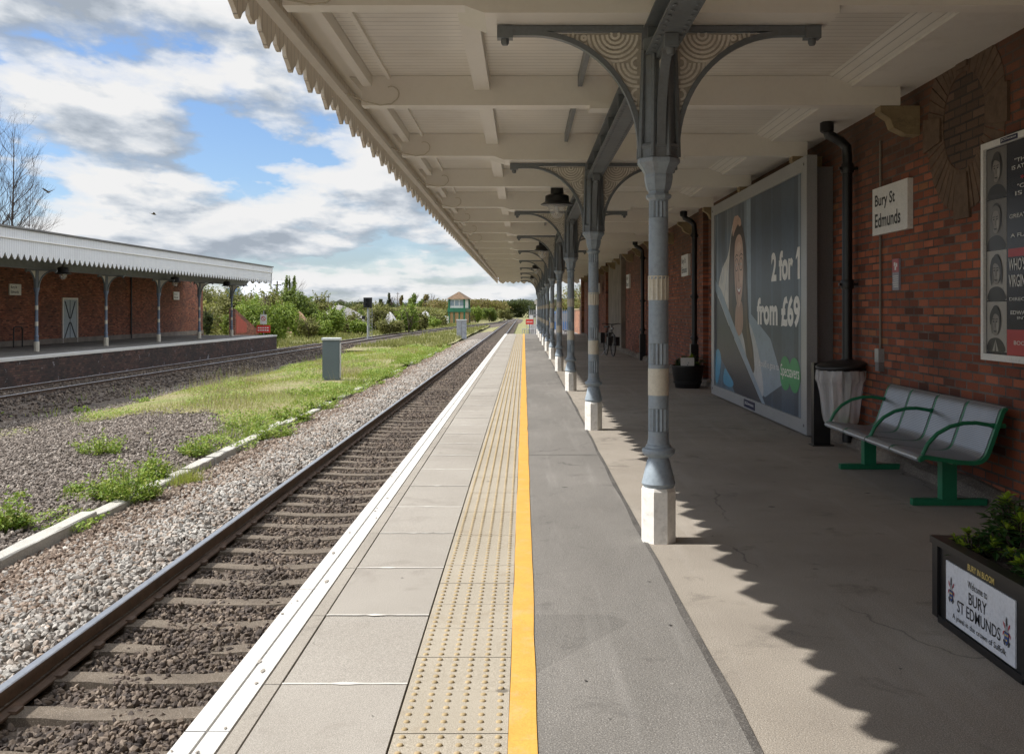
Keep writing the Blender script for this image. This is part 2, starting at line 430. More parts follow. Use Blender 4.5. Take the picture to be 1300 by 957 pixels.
M['wood'] = paint('crossing_timber', (.50,.44,.34), .85, .2, 3.0, (.2,.16,.1), .4)
M['galv'] = paint('galvanised_steel', (.38,.40,.42), .45, .15, 5.0, metal=.4)
M['cab'] = paint('blue_grey_cabinet', (.115,.15,.165), .5, .08, 2.0)
M['cabtop'] = paint('pale_cabinet_lid', (.62,.65,.66), .5, .08, 2.0)
M['cab_pale'] = paint('speckled_cabinet', (.36,.38,.42), .6, .3, 3.0, (.1,.1,.16), .6)
M['box_green'] = paint('signal_box_green', (.01,.12,.06), .5, .2, 1.0)
M['box_brown'] = paint('signal_box_boards', (.38,.24,.11), .7, .2, 1.5)
M['tile_roof'] = paint('brown_tile_roof', (.15,.095,.055), .9, .4, 2.5, (.07,.05,.035), .5, fine=8)
M['glass'] = flat('window_glass', (.25,.31,.36), .08)
M['lead'] = paint('grey_roof_sheet', (.17,.165,.16), .7, .2, .8)
M['door'] = paint('grey_blue_door', (.36,.42,.45), .5, .1, 2.0)
M['darkslat'] = flat('dark_door_brace', (.02,.03,.035), .6)

def steel_mat():
    m, t, b, co = base_mat('perforated_steel')
    v = t.mapping(co, (58, 58, 58))
    sx = t.node('ShaderNodeSeparateXYZ'); t.link(v, sx.inputs[0])
    def cell(s): return t.math('SUBTRACT', t.math('FRACT', s), .5)
    zx = t.math('ADD', sx.outputs[0], sx.outputs[2])
    a = cell(sx.outputs[1]); c = cell(zx)
    d = t.math('SQRT', t.math('ADD', t.math('MULTIPLY', a, a), t.math('MULTIPLY', c, c)))
    hole = t.ramp(d, [(.26, 1.0), (.33, 0.0)])
    n = t.noise(co, 5, 4)
    col = t.mix((.32,.35,.40), (.44,.47,.53), n)
    setc(t, b, t.mix(col, (.03,.03,.032), t.math('MULTIPLY', hole, .85)))
    b.inputs['Metallic'].default_value = .55; b.inputs['Roughness'].default_value = .33
    t.link(t.bump(t.math('SUBTRACT', 0.0, hole), .5, .003), b.inputs['Normal'])
    return m
M['steel'] = steel_mat()
def bag_mat():
    m, t, b, co = base_mat('clear_bin_bag')
    b.inputs['Base Color'].default_value = (.86,.85,.86,1); b.inputs['Roughness'].default_value = .2
    tr = t.node('ShaderNodeBsdfTransparent')
    mx = t.node('ShaderNodeMixShader')
    n = t.noise(t.mapping(co, (9, 9, .7)), 1.8, 3, .5)
    t.link(t.ramp(n, [(.3, .30), (.7, .52)]), mx.inputs[0])
    t.link(tr.outputs[0], mx.inputs[1]); t.link(b.outputs[0], mx.inputs[2])
    t.link(mx.outputs[0], t.n['Material Output'].inputs['Surface'])
    return m
M['bag'] = bag_mat()
def glass_clear():
    m, t, b, co = base_mat('lamp_glass')
    b.inputs['Base Color'].default_value = (.8,.8,.78,1); b.inputs['Roughness'].default_value = .08
    tr = t.node('ShaderNodeBsdfTransparent'); mx = t.node('ShaderNodeMixShader'); mx.inputs[0].default_value = .3
    t.link(tr.outputs[0], mx.inputs[1]); t.link(b.outputs[0], mx.inputs[2])
    t.link(mx.outputs[0], t.n['Material Output'].inputs['Surface'])
    return m
M['lampglass'] = glass_clear()

# ------------------------------------------------------------------ layout
H = 1.47                       # eye height above the platform
F = 1300.0; VX = 665.0; VY = 394.0
def at(px, Y, py=None, z=None):
    """where a sight of the survey lands at distance Y"""
    x = (px-VX)*Y/F
    if py is not None: z = H-(py-VY)*Y/F
    return Vector((x, Y, 0.0 if z is None else z))
ZG = -1.05                     # yard level beside the track
EDGE = -1.185                  # platform edge
WALL = 3.60
PEND = 64.0                    # platform end
CAN0, CAN1 = -7.0, 66.0        # canopy ends

# ------------------------------------------------------------------ camera, sun, sky
cam = bpy.data.cameras.new('camera'); camo = bpy.data.objects.new('camera', cam); link(camo)
camo.location = (0, 0, H); camo.rotation_euler = (R(90), 0, 0)
cam.sensor_width = 36; cam.lens = 36; cam.clip_end = 6000; cam.clip_start = .05
cam.shift_x = (650-VX)/1300.0; cam.shift_y = -(478.5-VY)/1300.0
scene.camera = camo
sun = bpy.data.lights.new('sun', 'SUN'); sun.energy = 3.9; sun.angle = R(.53); sun.color = (1, .955, .89)
suno = bpy.data.objects.new('sun', sun); link(suno)
SUND = Vector((1, 0.0, -1.13)).normalized()
suno.rotation_euler = SUND.to_track_quat('-Z', 'Y').to_euler()
suno.location = (-40, 20, 60)
scene.view_settings.view_transform = 'Standard'; scene.view_settings.look = 'None'
scene.view_settings.exposure = 0.80; scene.view_settings.gamma = 1.0; scene.view_settings.use_curve_mapping = False
scene.render.engine = 'CYCLES'
scene.cycles.use_denoising = True
scene.cycles.max_bounces = 10; scene.cycles.diffuse_bounces = 7; scene.cycles.glossy_bounces = 3
scene.cycles.transparent_max_bounces = 12; scene.cycles.transmission_bounces = 4
scene.cycles.sample_clamp_indirect = 6.0
scene.cycles.caustics_reflective = False; scene.cycles.caustics_refractive = False

SKYX, SKYZ = 7.9, 9.4
world = bpy.data.worlds.new('World'); scene.world = world; world.use_nodes = True
w = NT(world)
for n in list(w.n): w.n.remove(n)
out = w.node('ShaderNodeOutputWorld')
sky = w.node('ShaderNodeTexSky'); sky.sky_type = 'NISHITA'; sky.sun_disc = False
sky.sun_elevation = math.atan(1.13); sky.sun_rotation = R(-90); sky.air_density = 1.0; sky.dust_density = .6; sky.ozone_density = 1.6
gen = w.node('ShaderNodeTexCoord').outputs['Generated']
sp = w.node('ShaderNodeSeparateXYZ'); w.link(gen, sp.inputs[0])
zc = w.math('MAXIMUM', sp.outputs[2], 0.0)
den = w.math('ADD', zc, .22)
cbv = w.node('ShaderNodeCombineXYZ')
den2 = w.math('ADD', w.math('MULTIPLY', zc, .55), .26)
w.link(w.math('DIVIDE', sp.outputs[0], den2), cbv.inputs[0])
w.link(w.math('MULTIPLY', sp.outputs[1], 1.5), cbv.inputs[1])
w.link(w.math('MULTIPLY', w.math('LOGARITHM', w.math('ADD', zc, .11), 2.718), 1.75), cbv.inputs[2])
P0 = (SKYX, .4, SKYZ)
v0 = w.mapping(cbv.outputs[0], (1, 1, 1), P0)
v1 = w.mapping(cbv.outputs[0], (1, 1, 1), (P0[0]-.05, P0[1], P0[2]+.12))
na = w.noise(v0, 2.5, 12, .55, .0)
nb_ = w.noise(v1, 2.5, 8, .53, .0)
mask = w.ramp(na, [(.415, 0.0), (.462, .7), (.53, 1.0)])
lit = w.math('ADD', .61, w.math('MULTIPLY', w.math('SUBTRACT', na, nb_), 5.2), True)
thick = w.ramp(na, [(.47, 1.0), (.70, .66)])
ccol = w.ramp(w.math('MULTIPLY', lit, thick), [(.05, (.46,.52,.60)), (.30, (.62,.68,.76)), (.52, (.86,.90,.95)), (.74, (1.06,1.06,1.06))])
hz = w.ramp(zc, [(0.0, .55), (.05, .28), (.12, 0.0)])
mask2 = w.math('MAXIMUM', mask, hz)
bgA = w.node('ShaderNodeBackground'); bgA.inputs[1].default_value = .068
skc = w.mix(sky.outputs[0], (.93, 1.06, 1.28), 1.0, 'MULTIPLY')
w.link(skc, bgA.inputs[0])
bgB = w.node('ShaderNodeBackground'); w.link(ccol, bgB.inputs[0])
w.link(w.ramp(zc, [(.27, .48), (.5, 1.15), (.8, 1.5)]), bgB.inputs[1])   # clouds above the frame brightened to add fill light in the shade
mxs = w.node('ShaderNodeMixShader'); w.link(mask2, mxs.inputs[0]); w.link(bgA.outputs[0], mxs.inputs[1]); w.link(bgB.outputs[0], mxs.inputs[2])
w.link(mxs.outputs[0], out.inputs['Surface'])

# ------------------------------------------------------------------ ground sheets
def sheet(name, x0, x1, y0, y1, z, mat):
    o = MB().add([(x0,y0,z),(x1,y0,z),(x1,y1,z),(x0,y1,z)], [(0,1,2,3)]).build(name, mat)
    return struct(o)
sheet('ground', -3000, 3000, -200, 5000, -1.30, M['earth'])

def bumpy(name, xs, ys, zfn, mat):
    nx, ny = len(xs), len(ys)
    V = [(x, y, zfn(x, y)) for y in ys for x in xs]
    Fc = [(j*nx+i, j*nx+i+1, (j+1)*nx+i+1, (j+1)*nx+i) for j in range(ny-1) for i in range(nx-1)]
    mb = MB(); mb.add(V, Fc, 0, True)
    return struct(mb.build(name, mat, recalc=False))
def wob(x, y, s=1.0):
    return s*(math.sin(x*1.7+y*.6)*.5+math.sin(x*.63-y*1.1+2)*.6+math.sin(y*.37+x*.2+1)*.7)
def lin(a, b, n): return [a+(b-a)*i/(n-1) for i in range(n)]

# far line of the opposite track
def far_edge(Y): return -16.3+.0292*(Y-31.9)
def far_track(Y):
    if Y < 72: return far_edge(Y)+1.49
    x = far_edge(72)+1.49
    k = .00038
    Yc = min(Y, 146)
    x += .0292*(Yc-72)+k*(Yc-72)**2
    if Y > 146:
        sl = .0292+2*k*(146-72)
        x += sl*(Y-146)
        x = min(x, -2.63-1.2*math.exp(-(Y-190)/60) if Y > 190 else x)
    return x
TC = -2.565        # near track centre
KX = -5.40                     # kerb

def z_shoulder(x, y):
    t = (x-(KX))/(TC-.75-KX)     # 0 at kerb, 1 at rail
    t = max(0, min(1, t))
    return -1.20+.19*min(1, t*1.6)-.03*max(0, t-.75)*4+.012*wob(x*3, y*3)
def z_four(x, y):
    return -1.150+.012*wob(x*4, y*3)
def z_yard(x, y):
    return ZG-.03+.035*wob(x*.7, y*.7)+(-.04 if x > KX-.4 else 0)-.22*max(0, min(1, (-8.5-x)/3))
bumpy('ballast_shoulder', lin(KX+.05, TC-.72, 10), lin(-60, 3, 12)[:-1]+lin(3, 120, 300), z_shoulder, M['bed'])
bumpy('track_bed', lin(TC-.73, EDGE-.02, 6), lin(-60, 3, 8)[:-1]+lin(3, 300, 60), z_four, M['beddark'])
bumpy('gravel_yard', lin(-40, KX-.18, 40), lin(-60, 5, 14)[:-1]+lin(5, 70, 66), lambda x, y: z_yard(x, y) if y < 34 else z_yard(x, y)-.0, M['yard'])
def verge_near(x):                 # where grass takes over from the gravel
    return 23.0-1.05*(x+5.5)*.62+.8*math.sin(x*1.3)+.5*math.sin(x*3.1)
V = []; xs = lin(-11.6, KX-.2, 26)
mbv = MB(); n = len(xs)
for x in xs: V.append((x, verge_near(x), z_yard(x, verge_near(x))+.012))
ysl = lin(0, 1, 30)
rows = []
for k in ysl:
    for x in xs:
        y0 = verge_near(x); y = y0+(69.5-y0)*k
        rows.append((x, y, z_yard(x, y)+.022))
mbv.add(rows, [(j*n+i, j*n+i+1, (j+1)*n+i+1, (j+1)*n+i) for j in range(29) for i in range(n-1)], 0, True)
struct(mbv.build('grass_verge', M['earth'], recalc=False))
bumpy('far_verge', lin(-120, KX-.2, 50), lin(66, 330, 70), lambda x, y: ZG-.02+.06*wob(x*.4, y*.3)*min(1, (y-66)/8)-(.05 if y < 70 else 0), M['earth'])
# opposite track bed, a strip that follows the track
mb = MB(); rows = []; ys = lin(4, 300, 120)
for y in ys:
    c = far_track(y)
    for d, zz in ((-1.55, -1.02), (-.8, -.985), (.8, -.985), (1.5, -1.02), (2.7, -1.30)):
        rows.append((c+d, y, zz+.01*wob(d*3, y*2)))
mb.add(rows, [(j*5+i, j*5+i+1, (j+1)*5+i+1, (j+1)*5+i) for j in range(119) for i in range(4)], 0, True)
struct(mb.build('far_track_bed', M['beddark'], recalc=False))

# ------------------------------------------------------------------ ballast stones
_g = (1+5**.5)/2
CUBE = np.array([(-1,_g,0),(1,_g,0),(-1,-_g,0),(1,-_g,0),(0,-1,_g),(0,1,_g),(0,-1,-_g),(0,1,-_g),(_g,0,-1),(_g,0,1),(-_g,0,-1),(-_g,0,1)], dtype=np.float32)*.30
CF = [(0,11,5),(0,5,1),(0,1,7),(0,7,10),(0,10,11),(1,5,9),(5,11,4),(11,10,2),(10,7,6),(7,1,8),(3,9,4),(3,4,2),(3,2,6),(3,6,8),(3,8,9),(4,9,5),(2,4,11),(6,2,10),(8,6,7),(9,8,1)]
def stones(P, size, rng):
    N = len(P)
    S = size*rng.uniform(.65, 1.35, (N,1,1))*np.stack([rng.uniform(.8,1.35,N), rng.uniform(.7,1.1,N), rng.uniform(.5,.85,N)], -1)[:, None, :]
    C = (CUBE[None]+rng.uniform(-.14, .14, (N,12,3)))*S
    # random rotation from quaternions
    q = rng.normal(size=(N,4)); q /= np.linalg.norm(q, axis=1, keepdims=True)
    a, b, c, d = q.T
    Rm = np.stack([np.stack([1-2*(c*c+d*d), 2*(b*c-a*d), 2*(b*d+a*c)], -1),
                   np.stack([2*(b*c+a*d), 1-2*(b*b+d*d), 2*(c*d-a*b)], -1),
                   np.stack([2*(b*d-a*c), 2*(c*d+a*b), 1-2*(b*b+c*c)], -1)], 1)
    return np.einsum('nij,nkj->nki', Rm, C)+P[:, None, :]
def scatter(n, x0, x1, y0, y1, power=1.0):
    x = rng.uniform(x0, x1, n); u = rng.uniform(0, 1, n)**power
    return x, y0+(y1-y0)*u
def inview(x, y, z, m=140):
    px = VX+x*F/np.maximum(y, .1); py = VY+(H-z)*F/np.maximum(y, .1)
    return (px > -m) & (px < 1325) & (py < 1060)
def vz(fn, x, y): return np.array([fn(a, b) for a, b in zip(x, y)])
def rail_keep(x, y):
    return np.ones(len(x), bool)
SL = .64; SL0 = 7.17
def on_sleeper(y): return np.abs((y-SL0+SL/2) % SL-SL/2) < .115
def stone_field(name, n, x0, x1, y0, y1, zfn, size, mat, label, keep=None, power=1.0, grow=0.0, lift=.012):
    x, y = scatter(n, x0, x1, y0, y1, power)
    k = inview(x, y, -1.0)
    if keep is not None: k &= keep(x, y)
    x, y = x[k], y[k]
    z = vz(zfn, x, y)+lift+rng.uniform(-.012, .02, len(x))
    V = stones(np.stack([x, y, z], -1).astype(np.float32), size, rng)
    if grow:
        c = V.mean(1, keepdims=True); V = c+(V-c)*(1+grow*np.maximum(0, y-15))[:, None, None]
    o = np_mesh(name, V, 12, mat, faces=CF)
    return tag(o, label, None, None, 'stuff')
RL = TC-.7525                    # left rail centre
stone_field('ballast', 62000, KX+.1, RL-.09, 4, 85, z_shoulder, .05, M['st_light'], 'pale grey ballast on the shoulder beside the rail',
            keep=lambda x, y: rng.uniform(0, 1, len(x)) < np.clip((x-KX-.55)/.7, .06, 1)*np.where(x > RL-.35, .6, 1), power=1.7, grow=.02)
stone_field('brown_ballast', 36000, KX+.1, KX+1.6, 7, 85, z_shoulder, .042, M['st_brown'], 'brown dirty ballast along the kerb', keep=lambda x, y: rng.uniform(0, 1, len(x)) < np.clip((KX+1.65-x)/.7, 0, 1), power=1.7, grow=.02)
def keep_four(x, y):
    s = on_sleeper(y)
    bare = (x < TC-.30+.12*np.sin(y*5)) | (x > TC+.10+.2*np.sin(y*3.3))
    edge = (x > RL+.10)
    return edge & ~(s & bare & (rng.uniform(0, 1, len(x)) < .86)) & (rng.uniform(0, 1, len(x)) < np.where(x < TC-.3, .6, 1))
stone_field('dark_ballast', 84000, RL+.1, EDGE-.03, 3.5, 85, z_four, .040, M['st_dark'], 'dark brown ballast between the rails', keep=keep_four, power=1.7, grow=.02, lift=.016)
stone_field('yard_gravel', 110000, -17, KX-.2, 9.5, 48, z_yard, .042, M['st_yard'], 'grey gravel spread over the yard left of the kerb',
            keep=lambda x, y: ((y < np.array([verge_near(a) for a in x])+rng.normal(0, .7, len(x))) | (x < -11.5)), power=1.35, grow=.012)
xx, yy = scatter(16000, -1.9, 2.4, 14, 75)
cx = np.array([far_track(b) for b in yy]); xw = cx+xx
kk = inview(xw, yy, -1.0)
zz = np.where(xx > 1.5, -1.02-(xx-1.5)*.23, -.985)+rng.uniform(-.01, .03, len(xx))
tag(np_mesh('far_ballast', stones(np.stack([xw[kk], yy[kk], zz[kk]], -1).astype(np.float32), .075, rng), 12, M['st_dark'], faces=CF), 'dark ballast along the far track', None, None, 'stuff')

# ------------------------------------------------------------------ tracks
RAILP = [(-.07,-.175),(.07,-.175),(.07,-.16),(.012,-.125),(.01,-.045),(.036,-.03),(.036,-.006),(.028,0),(-.028,0),(-.036,-.006),(-.036,-.03),(-.01,-.045),(-.012,-.125),(-.07,-.16)]
def rail(pathfn, off, y0, y1, n, ztop, parent):
    mb = MB(); np_ = len(RAILP); V = []
    ys = [y0+(y1-y0)*(i/(n-1)) for i in range(n)]
    for y in ys:
        for a, b in RAILP: V.append((pathfn(y)+off+a, y, ztop+b))
    mb.v = V
    for i in range(n-1):
        for j in range(np_):
            mb.f.append((i*np_+j, i*np_+(j+1) % np_, (i+1)*np_+(j+1) % np_, (i+1)*np_+j))
            mb.m.append(1 if j in (6, 7, 8) else 0); mb.s.append(False)
    return mb.build('rail', [M['rust'], M['railtop']], parent)
def sleeper_mb(x0, x1, y, z0, z1, w=.25):
    xm = (x0+x1)/2
    mb = MB()
    prof = [(x0, z1-.01), (x0+.45, z1), (x0+.8, z1-.004), (xm-.3, z1-.018), (xm+.3, z1-.018), (x1-.8, z1-.004), (x1-.45, z1), (x1, z1-.01)]
    V = []
    for x, z in prof:
        V += [(x, y-w/2, z0), (x, y-w/2+.03, z), (x, y+w/2-.03, z), (x, y+w/2, z0)]
    Fc = []
    for i in range(len(prof)-1):
        for j in range(3): Fc.append((i*4+j, i*4+j+1, (i+1)*4+j+1, (i+1)*4+j))
    Fc += [(0,1,2,3), tuple(len(V)-4+k for k in (3,2,1,0))]
    return mb.add(V, Fc)
tr = thing('railway_track', 'straight railway track alongside the near platform edge with one rusty rail in view', 'railway track', (TC, 20, -1.1))
ofs = Vector((TC, 20, -1.1))
def localise(o, v): 
    o.location = -Vector(v)
localise(rail(lambda y: TC, -.7525, 2.5, 330, 40, -.92, tr), ofs)
localise(rail(lambda y: TC, .7525, 2.5, 330, 40, -.92, tr), ofs)
# fastenings on the visible rail
mb = MB()
for i in range(90):
    y = SL0+(i-3)*SL
    for s in (-1, 1):
        mb.box(TC-.7525+s*.075-.03, TC-.7525+s*.075+.03, y-.05, y+.05, -1.094, -1.066)
o = mb.build('rail_clips', M['rust'], tr); o['kind'] = 'stuff'; localise(o, ofs)
sm = sleeper_mb(-1.25, 1.25, 0, -.16, 0).build('sleeper', M['sleeper'], tr, (0, SL0-7*SL-20, 1.1-1.062))
for i in range(1, 100):
    c = sm.copy(); COL.objects.link(c); c.parent = tr
    c.location = (rnd.uniform(-.015, .015), SL0+(i-7)*SL-20+rnd.uniform(-.02, .02), 1.1-1.094+rnd.uniform(-.012, .008))
mb = MB()
for i in range(100, 385):
    y = SL0+(i-7)*SL
    mb.box(TC-1.25, TC+1.25, y-.12, y+.12, -1.25, -1.10)
o = mb.build('distant_sleepers', M['sleeper'], tr); o['kind'] = 'stuff'; localise(o, ofs)

t2 = thing('railway_track', 'railway track below the far platform curving in to join the near line', 'railway track', (-14.5, 40, -1.1))
of2 = Vector((-14.5, 40, -1.1))
localise(rail(far_track, -.7525, 8, 300, 120, -.86, t2), of2)
localise(rail(far_track, .7525, 8, 300, 120, -.86, t2), of2)
sm2 = sleeper_mb(-1.3, 1.3, 0, -.14, 0).build('sleeper', M['woodsleeper'], t2, (far_track(22)+14.5, 22-40, 1.1-.99))
for i in range(1, 100):
    c = sm2.copy(); COL.objects.link(c); c.parent = t2
    y = 22+i*.7; c.location = (far_track(y)+14.5, y-40, 1.1-.99)

# kerb between track and yard: broken concrete lengths
def kerb_piece(y0, y1, j, label):
    mb = MB()
    dx = rnd.uniform(-.03, .03); dz = rnd.uniform(-.03, .02)
    n = 7; V = []
    for i in range(n):
        y = y0+(y1-y0)*i/(n-1)
        for a, b in ((-.10, -.22), (-.10, -.012), (-.085, 0), (.085, 0), (.10, -.014), (.10, -.22)):
            V.append((a+rnd.uniform(-.006, .006), y-y0, b+rnd.uniform(-.005, .005)))
    Fc = [(i*6+k, i*6+k+1, (i+1)*6+k+1, (i+1)*6+k) for i in range(n-1) for k in range(5)]
    Fc += [tuple(range(6)), tuple((n-1)*6+k for k in range(5, -1, -1))]
    o = mb.add(V, Fc).build('concrete_kerb', M['kerb'], None, (KX+dx, y0, ZG+.0+dz))
    o.rotation_euler = (rnd.uniform(-.012, .012), 0, rnd.uniform(-.008, .008))
    struct(o)
y = 8.0
while y < 75:
    ln = rnd.choice([1.8, 2.4, 1.2]); 
    if y < 30 or rnd.random() < .6: kerb_piece(y, y+ln-.02, 0, '')
    y += ln+ (0 if y < 24 else rnd.uniform(0, 1.5))

# ------------------------------------------------------------------ near platform
Y0 = -40.0
struct(MB().box(EDGE+.06, WALL, Y0, PEND, -1.3, -.03).build('platform', M['concrete']))
mb = MB()
y = Y0
while y < PEND:
    l = min(1.816, PEND-y)
    mb.box(EDGE, -1.114, y, y+l-.008, -.075, 0.0); mb.box(-1.103, -1.030, y, y+l-.006, -.07, 0.0); y += 1.816
struct(mb.build('white_platform_edge', M['white']))
mb = MB()
ys = []
y = 4.94-.908*48
while y < PEND:
    ys.append(y); mb.box(-1.021, -.960, y+.003, min(PEND, y+.905), -.06, -.001); y += .908
struct(mb.build('edge_strip', M['strip']))
mb = MB()
for y in ys:
    z = rnd.uniform(-.002, .001)
    mb.box(-.951, -.460, y+.004, min(PEND, y+.904), -.05, z)
struct(mb.build('paving_slabs', M['slab']))
mb = MB()
for y in ys:
    # smeared pale joints
    k = 14; a = []; b_ = []
    cxm = rnd.uniform(-.78, -.68)
    for i in range(k):
        x = -.952+.494*i/(k-1)
        wd = .005+.011*math.exp(-((x-cxm)/.03)**2)+rnd.uniform(0, .003)
        if rnd.random() < .12: wd = .003
        a.append((x, y-wd, .0035)); b_.append((x, y+wd, .0035))
    mb.add(a+b_, [(i, i+1, k+i+1, k+i) for i in range(k-1)])
struct(mb.build('slab_joints', M['mortar']))
mb = MB()
TS = .392; y = 4.348-TS*112; tys = []
while y < PEND:
    mb.box(-.452, -.055, y+.002, min(PEND, y+TS-.002), -.05, -.0005+rnd.uniform(-.0015, .0005)); tys.append(y); y += TS
struct(mb.build('tactile_paving', M['tile']))
# scuffs, gum and chips
mb = MB(); sr = random.Random(17)
for q in range(70):
    y = 3.2+26*sr.random()**1.8; x = sr.uniform(-.94, .74) if q % 3 else sr.uniform(.85, 3.2); r = sr.uniform(.004, .010)
    if -.46 < x < .06: continue
    k_ = 9; mb.add([(x+r*sr.uniform(.7,1.2)*math.cos(6.283*i/k_), y+r*sr.uniform(.7,1.2)*math.sin(6.283*i/k_), .0036) for i in range(k_)], [tuple(range(k_))], q % 2)
struct(mb.build('gum_spots', [M['scuff'], M['seam']]))
mb = MB()
for q in range(60):
    y = 3.4+30*sr.random()**1.6; x = EDGE+sr.uniform(.004, .14); r = sr.uniform(.006, .022)
    k_ = 8; mb.add([(min(-1.035, max(EDGE+.001, x+r*.6*sr.uniform(.5,1.3)*math.cos(6.283*i/k_))), y+r*1.5*sr.uniform(.5,1.3)*math.sin(6.283*i/k_), .0032) for i in range(k_)], [tuple(range(k_))])
struct(mb.build('edge_chips', M['strip']))
# blister domes
B = []; nseg = 8
dome = [(math.cos(2*math.pi*j/nseg)*r, math.sin(2*math.pi*j/nseg)*r, z) for r, z in ((.0125, -.001), (.0105, .0035), (.006, .0055)) for j in range(nseg)]
dome = np.array(dome, dtype=np.float32)
cs = []
for y in tys:
    if y < 2.8: continue
    for i in range(6):
        for j in range(6):
            yy_ = y+TS*(j+.5)/6
            if yy_ < PEND-.05: cs.append((-.452+.397*(i+.5)/6, yy_, 0))
cs = np.array(cs, dtype=np.float32)
df = [(r*nseg+j, r*nseg+(j+1) % nseg, (r+1)*nseg+(j+1) % nseg, (r+1)*nseg+j) for r in range(2) for j in range(nseg)]+[(16,17,18,19),(16,19,20,23),(20,21,22,23)]
o = np_mesh('tactile_blisters', (cs[:, None, :]+dome[None]).reshape(-1, 3), 24, M['blister'], faces=df, smooth=True); struct(o)
# yellow line, asphalt, seam, main surface
mb = MB(); k = 220; L = []; Rr = []
for i in range(k):
    y = Y0+(PEND-Y0)*i/(k-1)
    L.append((-.053+rnd.uniform(-.003, .003), y, .0035)); Rr.append((.047+rnd.uniform(-.004, .004), y, .0035))
mb.add(L+Rr, [(i, k+i, k+i+1, i+1) for i in range(k-1)]); struct(mb.build('yellow_line', M['yellow']))
struct(MB().box(-.0525, .775, Y0, PEND, -.025, -.0008).build('asphalt_strip', M['asphalt']))
struct(MB().box(.775, WALL-.001, Y0, PEND-.01, -.028, 0.0).build('platform_surface', M['concrete']))
mb = MB(); k = 200; L = []; Rr = []
for i in range(k):
    y = Y0+(PEND-Y0)*i/(k-1); c = .775+.006*math.sin(y*.5)+.004*math.sin(y*3.3+1)
    wl = .016+rnd.uniform(-.004, .005)
    L.append((c-wl, y, .0038)); Rr.append((c+wl, y, .0038))
mb.add(L+Rr, [(i, k+i, k+i+1, i+1) for i in range(k-1)]); struct(mb.build('tar_seam', M['seam']))
# cross joint in the asphalt
struct(MB().add([(.05,10.4,.0036),(.75,10.42,.0036),(.75,10.435,.0036),(.05,10.415,.0036)], [(0,1,2,3)]).build('asphalt_joint', M['seam']))
# ramp beyond the end
mb = MB(); mb.add([(EDGE,PEND,-.002),(3.2,PEND,-.002),(3.2,PEND+11,-.95),(EDGE,PEND+11,-.95),(EDGE,PEND,-1.3),(3.2,PEND,-1.3),(3.2,PEND+11,-1.3),(EDGE,PEND+11,-1.3)],
  [(0,1,2,3),(0,3,7,4),(1,5,6,2),(3,2,6,7)])
struct(mb.build('platform_ramp', M['slab']))
sheet('car_park', .6, 60, PEND+11.02, 150, -.55, M['asphalt'])
sheet('forecourt', 3.22, 40, 62.6, PEND+11, -.06, M['asphalt'])

# ------------------------------------------------------------------ near canopy
cn = thing('platform_canopy', 'cream boarded platform canopy with scalloped wooden valance over the near platform', 'canopy', (1.0, 20, 3.3))
co_ = (1.0, 20, 3.3)
def cpart(mb, name, mat, **kw):
    o = mb.build(name, mat, cn, **kw); localise(o, co_); return o
ZB, ZC = 3.33, 3.60
cpart(MB().box(-1.375, 2.77, CAN0, CAN1, ZC, ZC+.03), 'ceiling', M['ceiling'])
cpart(MB().box(-1.78, 3.9, CAN0, CAN1, 3.83, 3.93), 'roof', M['lead'])
mb = MB()      # cove of boards, box soffit against the wall
mb.add([(2.77,CAN0,ZC),(2.97,CAN0,3.525),(2.97,61.9,3.525),(2.77,61.9,ZC),(2.77,CAN0,ZC+.02),(2.99,CAN0,3.55),(2.99,61.9,3.55),(2.77,61.9,ZC+.02)], [(0,1,2,3),(4,7,6,5),(0,4,5,1),(2,6,7,3)])
cpart(mb, 'cove', M['cove'])
cpart(MB().box(2.975, WALL-.003, CAN0, 61.9, 3.50, 3.8), 'wall_plate', M['greywhite'])
# edge beam inside the valance
cpart(MB().box(-1.46, -1.38, CAN0, CAN1-.05, 3.50, 3.80), 'edge_beam', M['cream'])
cpart(MB().box(-1.24, -1.21, CAN0, CAN1-.05, 3.565, ZC-.001), 'edge_bead', M['cream'])
cpart(MB().box(-1.671, -1.465, CAN0, CAN1-.05, 3.60, 3.66), 'eaves_board', M['cream'])
cpart(MB().box(-1.672, -1.60, CAN0, CAN1-.06, 3.40, 3.455), 'valance_rail', M['cream'])
# purlins
cpart(MB().box(-.45, -.31, CAN0, CAN1-.1, 3.47, ZC-.001), 'purlin', M['cream'])
cpart(MB().box(.49, .53, CAN0, CAN1-.1, 3.50, ZC-.001), 'iron_tie', M['iron_dark'])
# valance: boards cut in long and short points
def tooth(s):
    P = [(0, 3.185), (.022, 3.187), (.07, 3.235), (.14, 3.275), (.185, 3.335), (.205, 3.33), (.235, 3.27), (.31, 3.245), (.345, 3.245), (.375, 3.285), (.42, 3.30), (.45, 3.335), (.475, 3.325), (.51, 3.26), (.60, 3.225), (.665, 3.19), (.685, 3.185)]
    return P
PER = .685
def valance(fn, s0, s1, top=3.80, phase=6.02, thick=.028, dz=0.0):
    mb = MB(); pts = []
    k0 = math.floor((s0-phase)/PER)
    s = phase+k0*PER
    while s < s1:
        for a, z in tooth(0)[:-1]:
            if s0 <= s+a <= s1: pts.append((s+a, z+dz))
        s += PER
    V = []; Fc = []
    for (a, z) in pts:
        V += [fn(a, 0, z), fn(a, 0, top), fn(a, thick, z), fn(a, thick, top)]
    for i in range(len(pts)-1):
        b = i*4; c = b+4
        Fc += [(b, c, c+1, b+1), (b+2, b+3, c+3, c+2), (b, b+2, c+2, c), (b+1, c+1, c+3, b+3)]
    e = (len(pts)-1)*4
    Fc += [(0, 1, 3, 2), (e, e+2, e+3, e+1)]
    return mb.add(V, Fc)
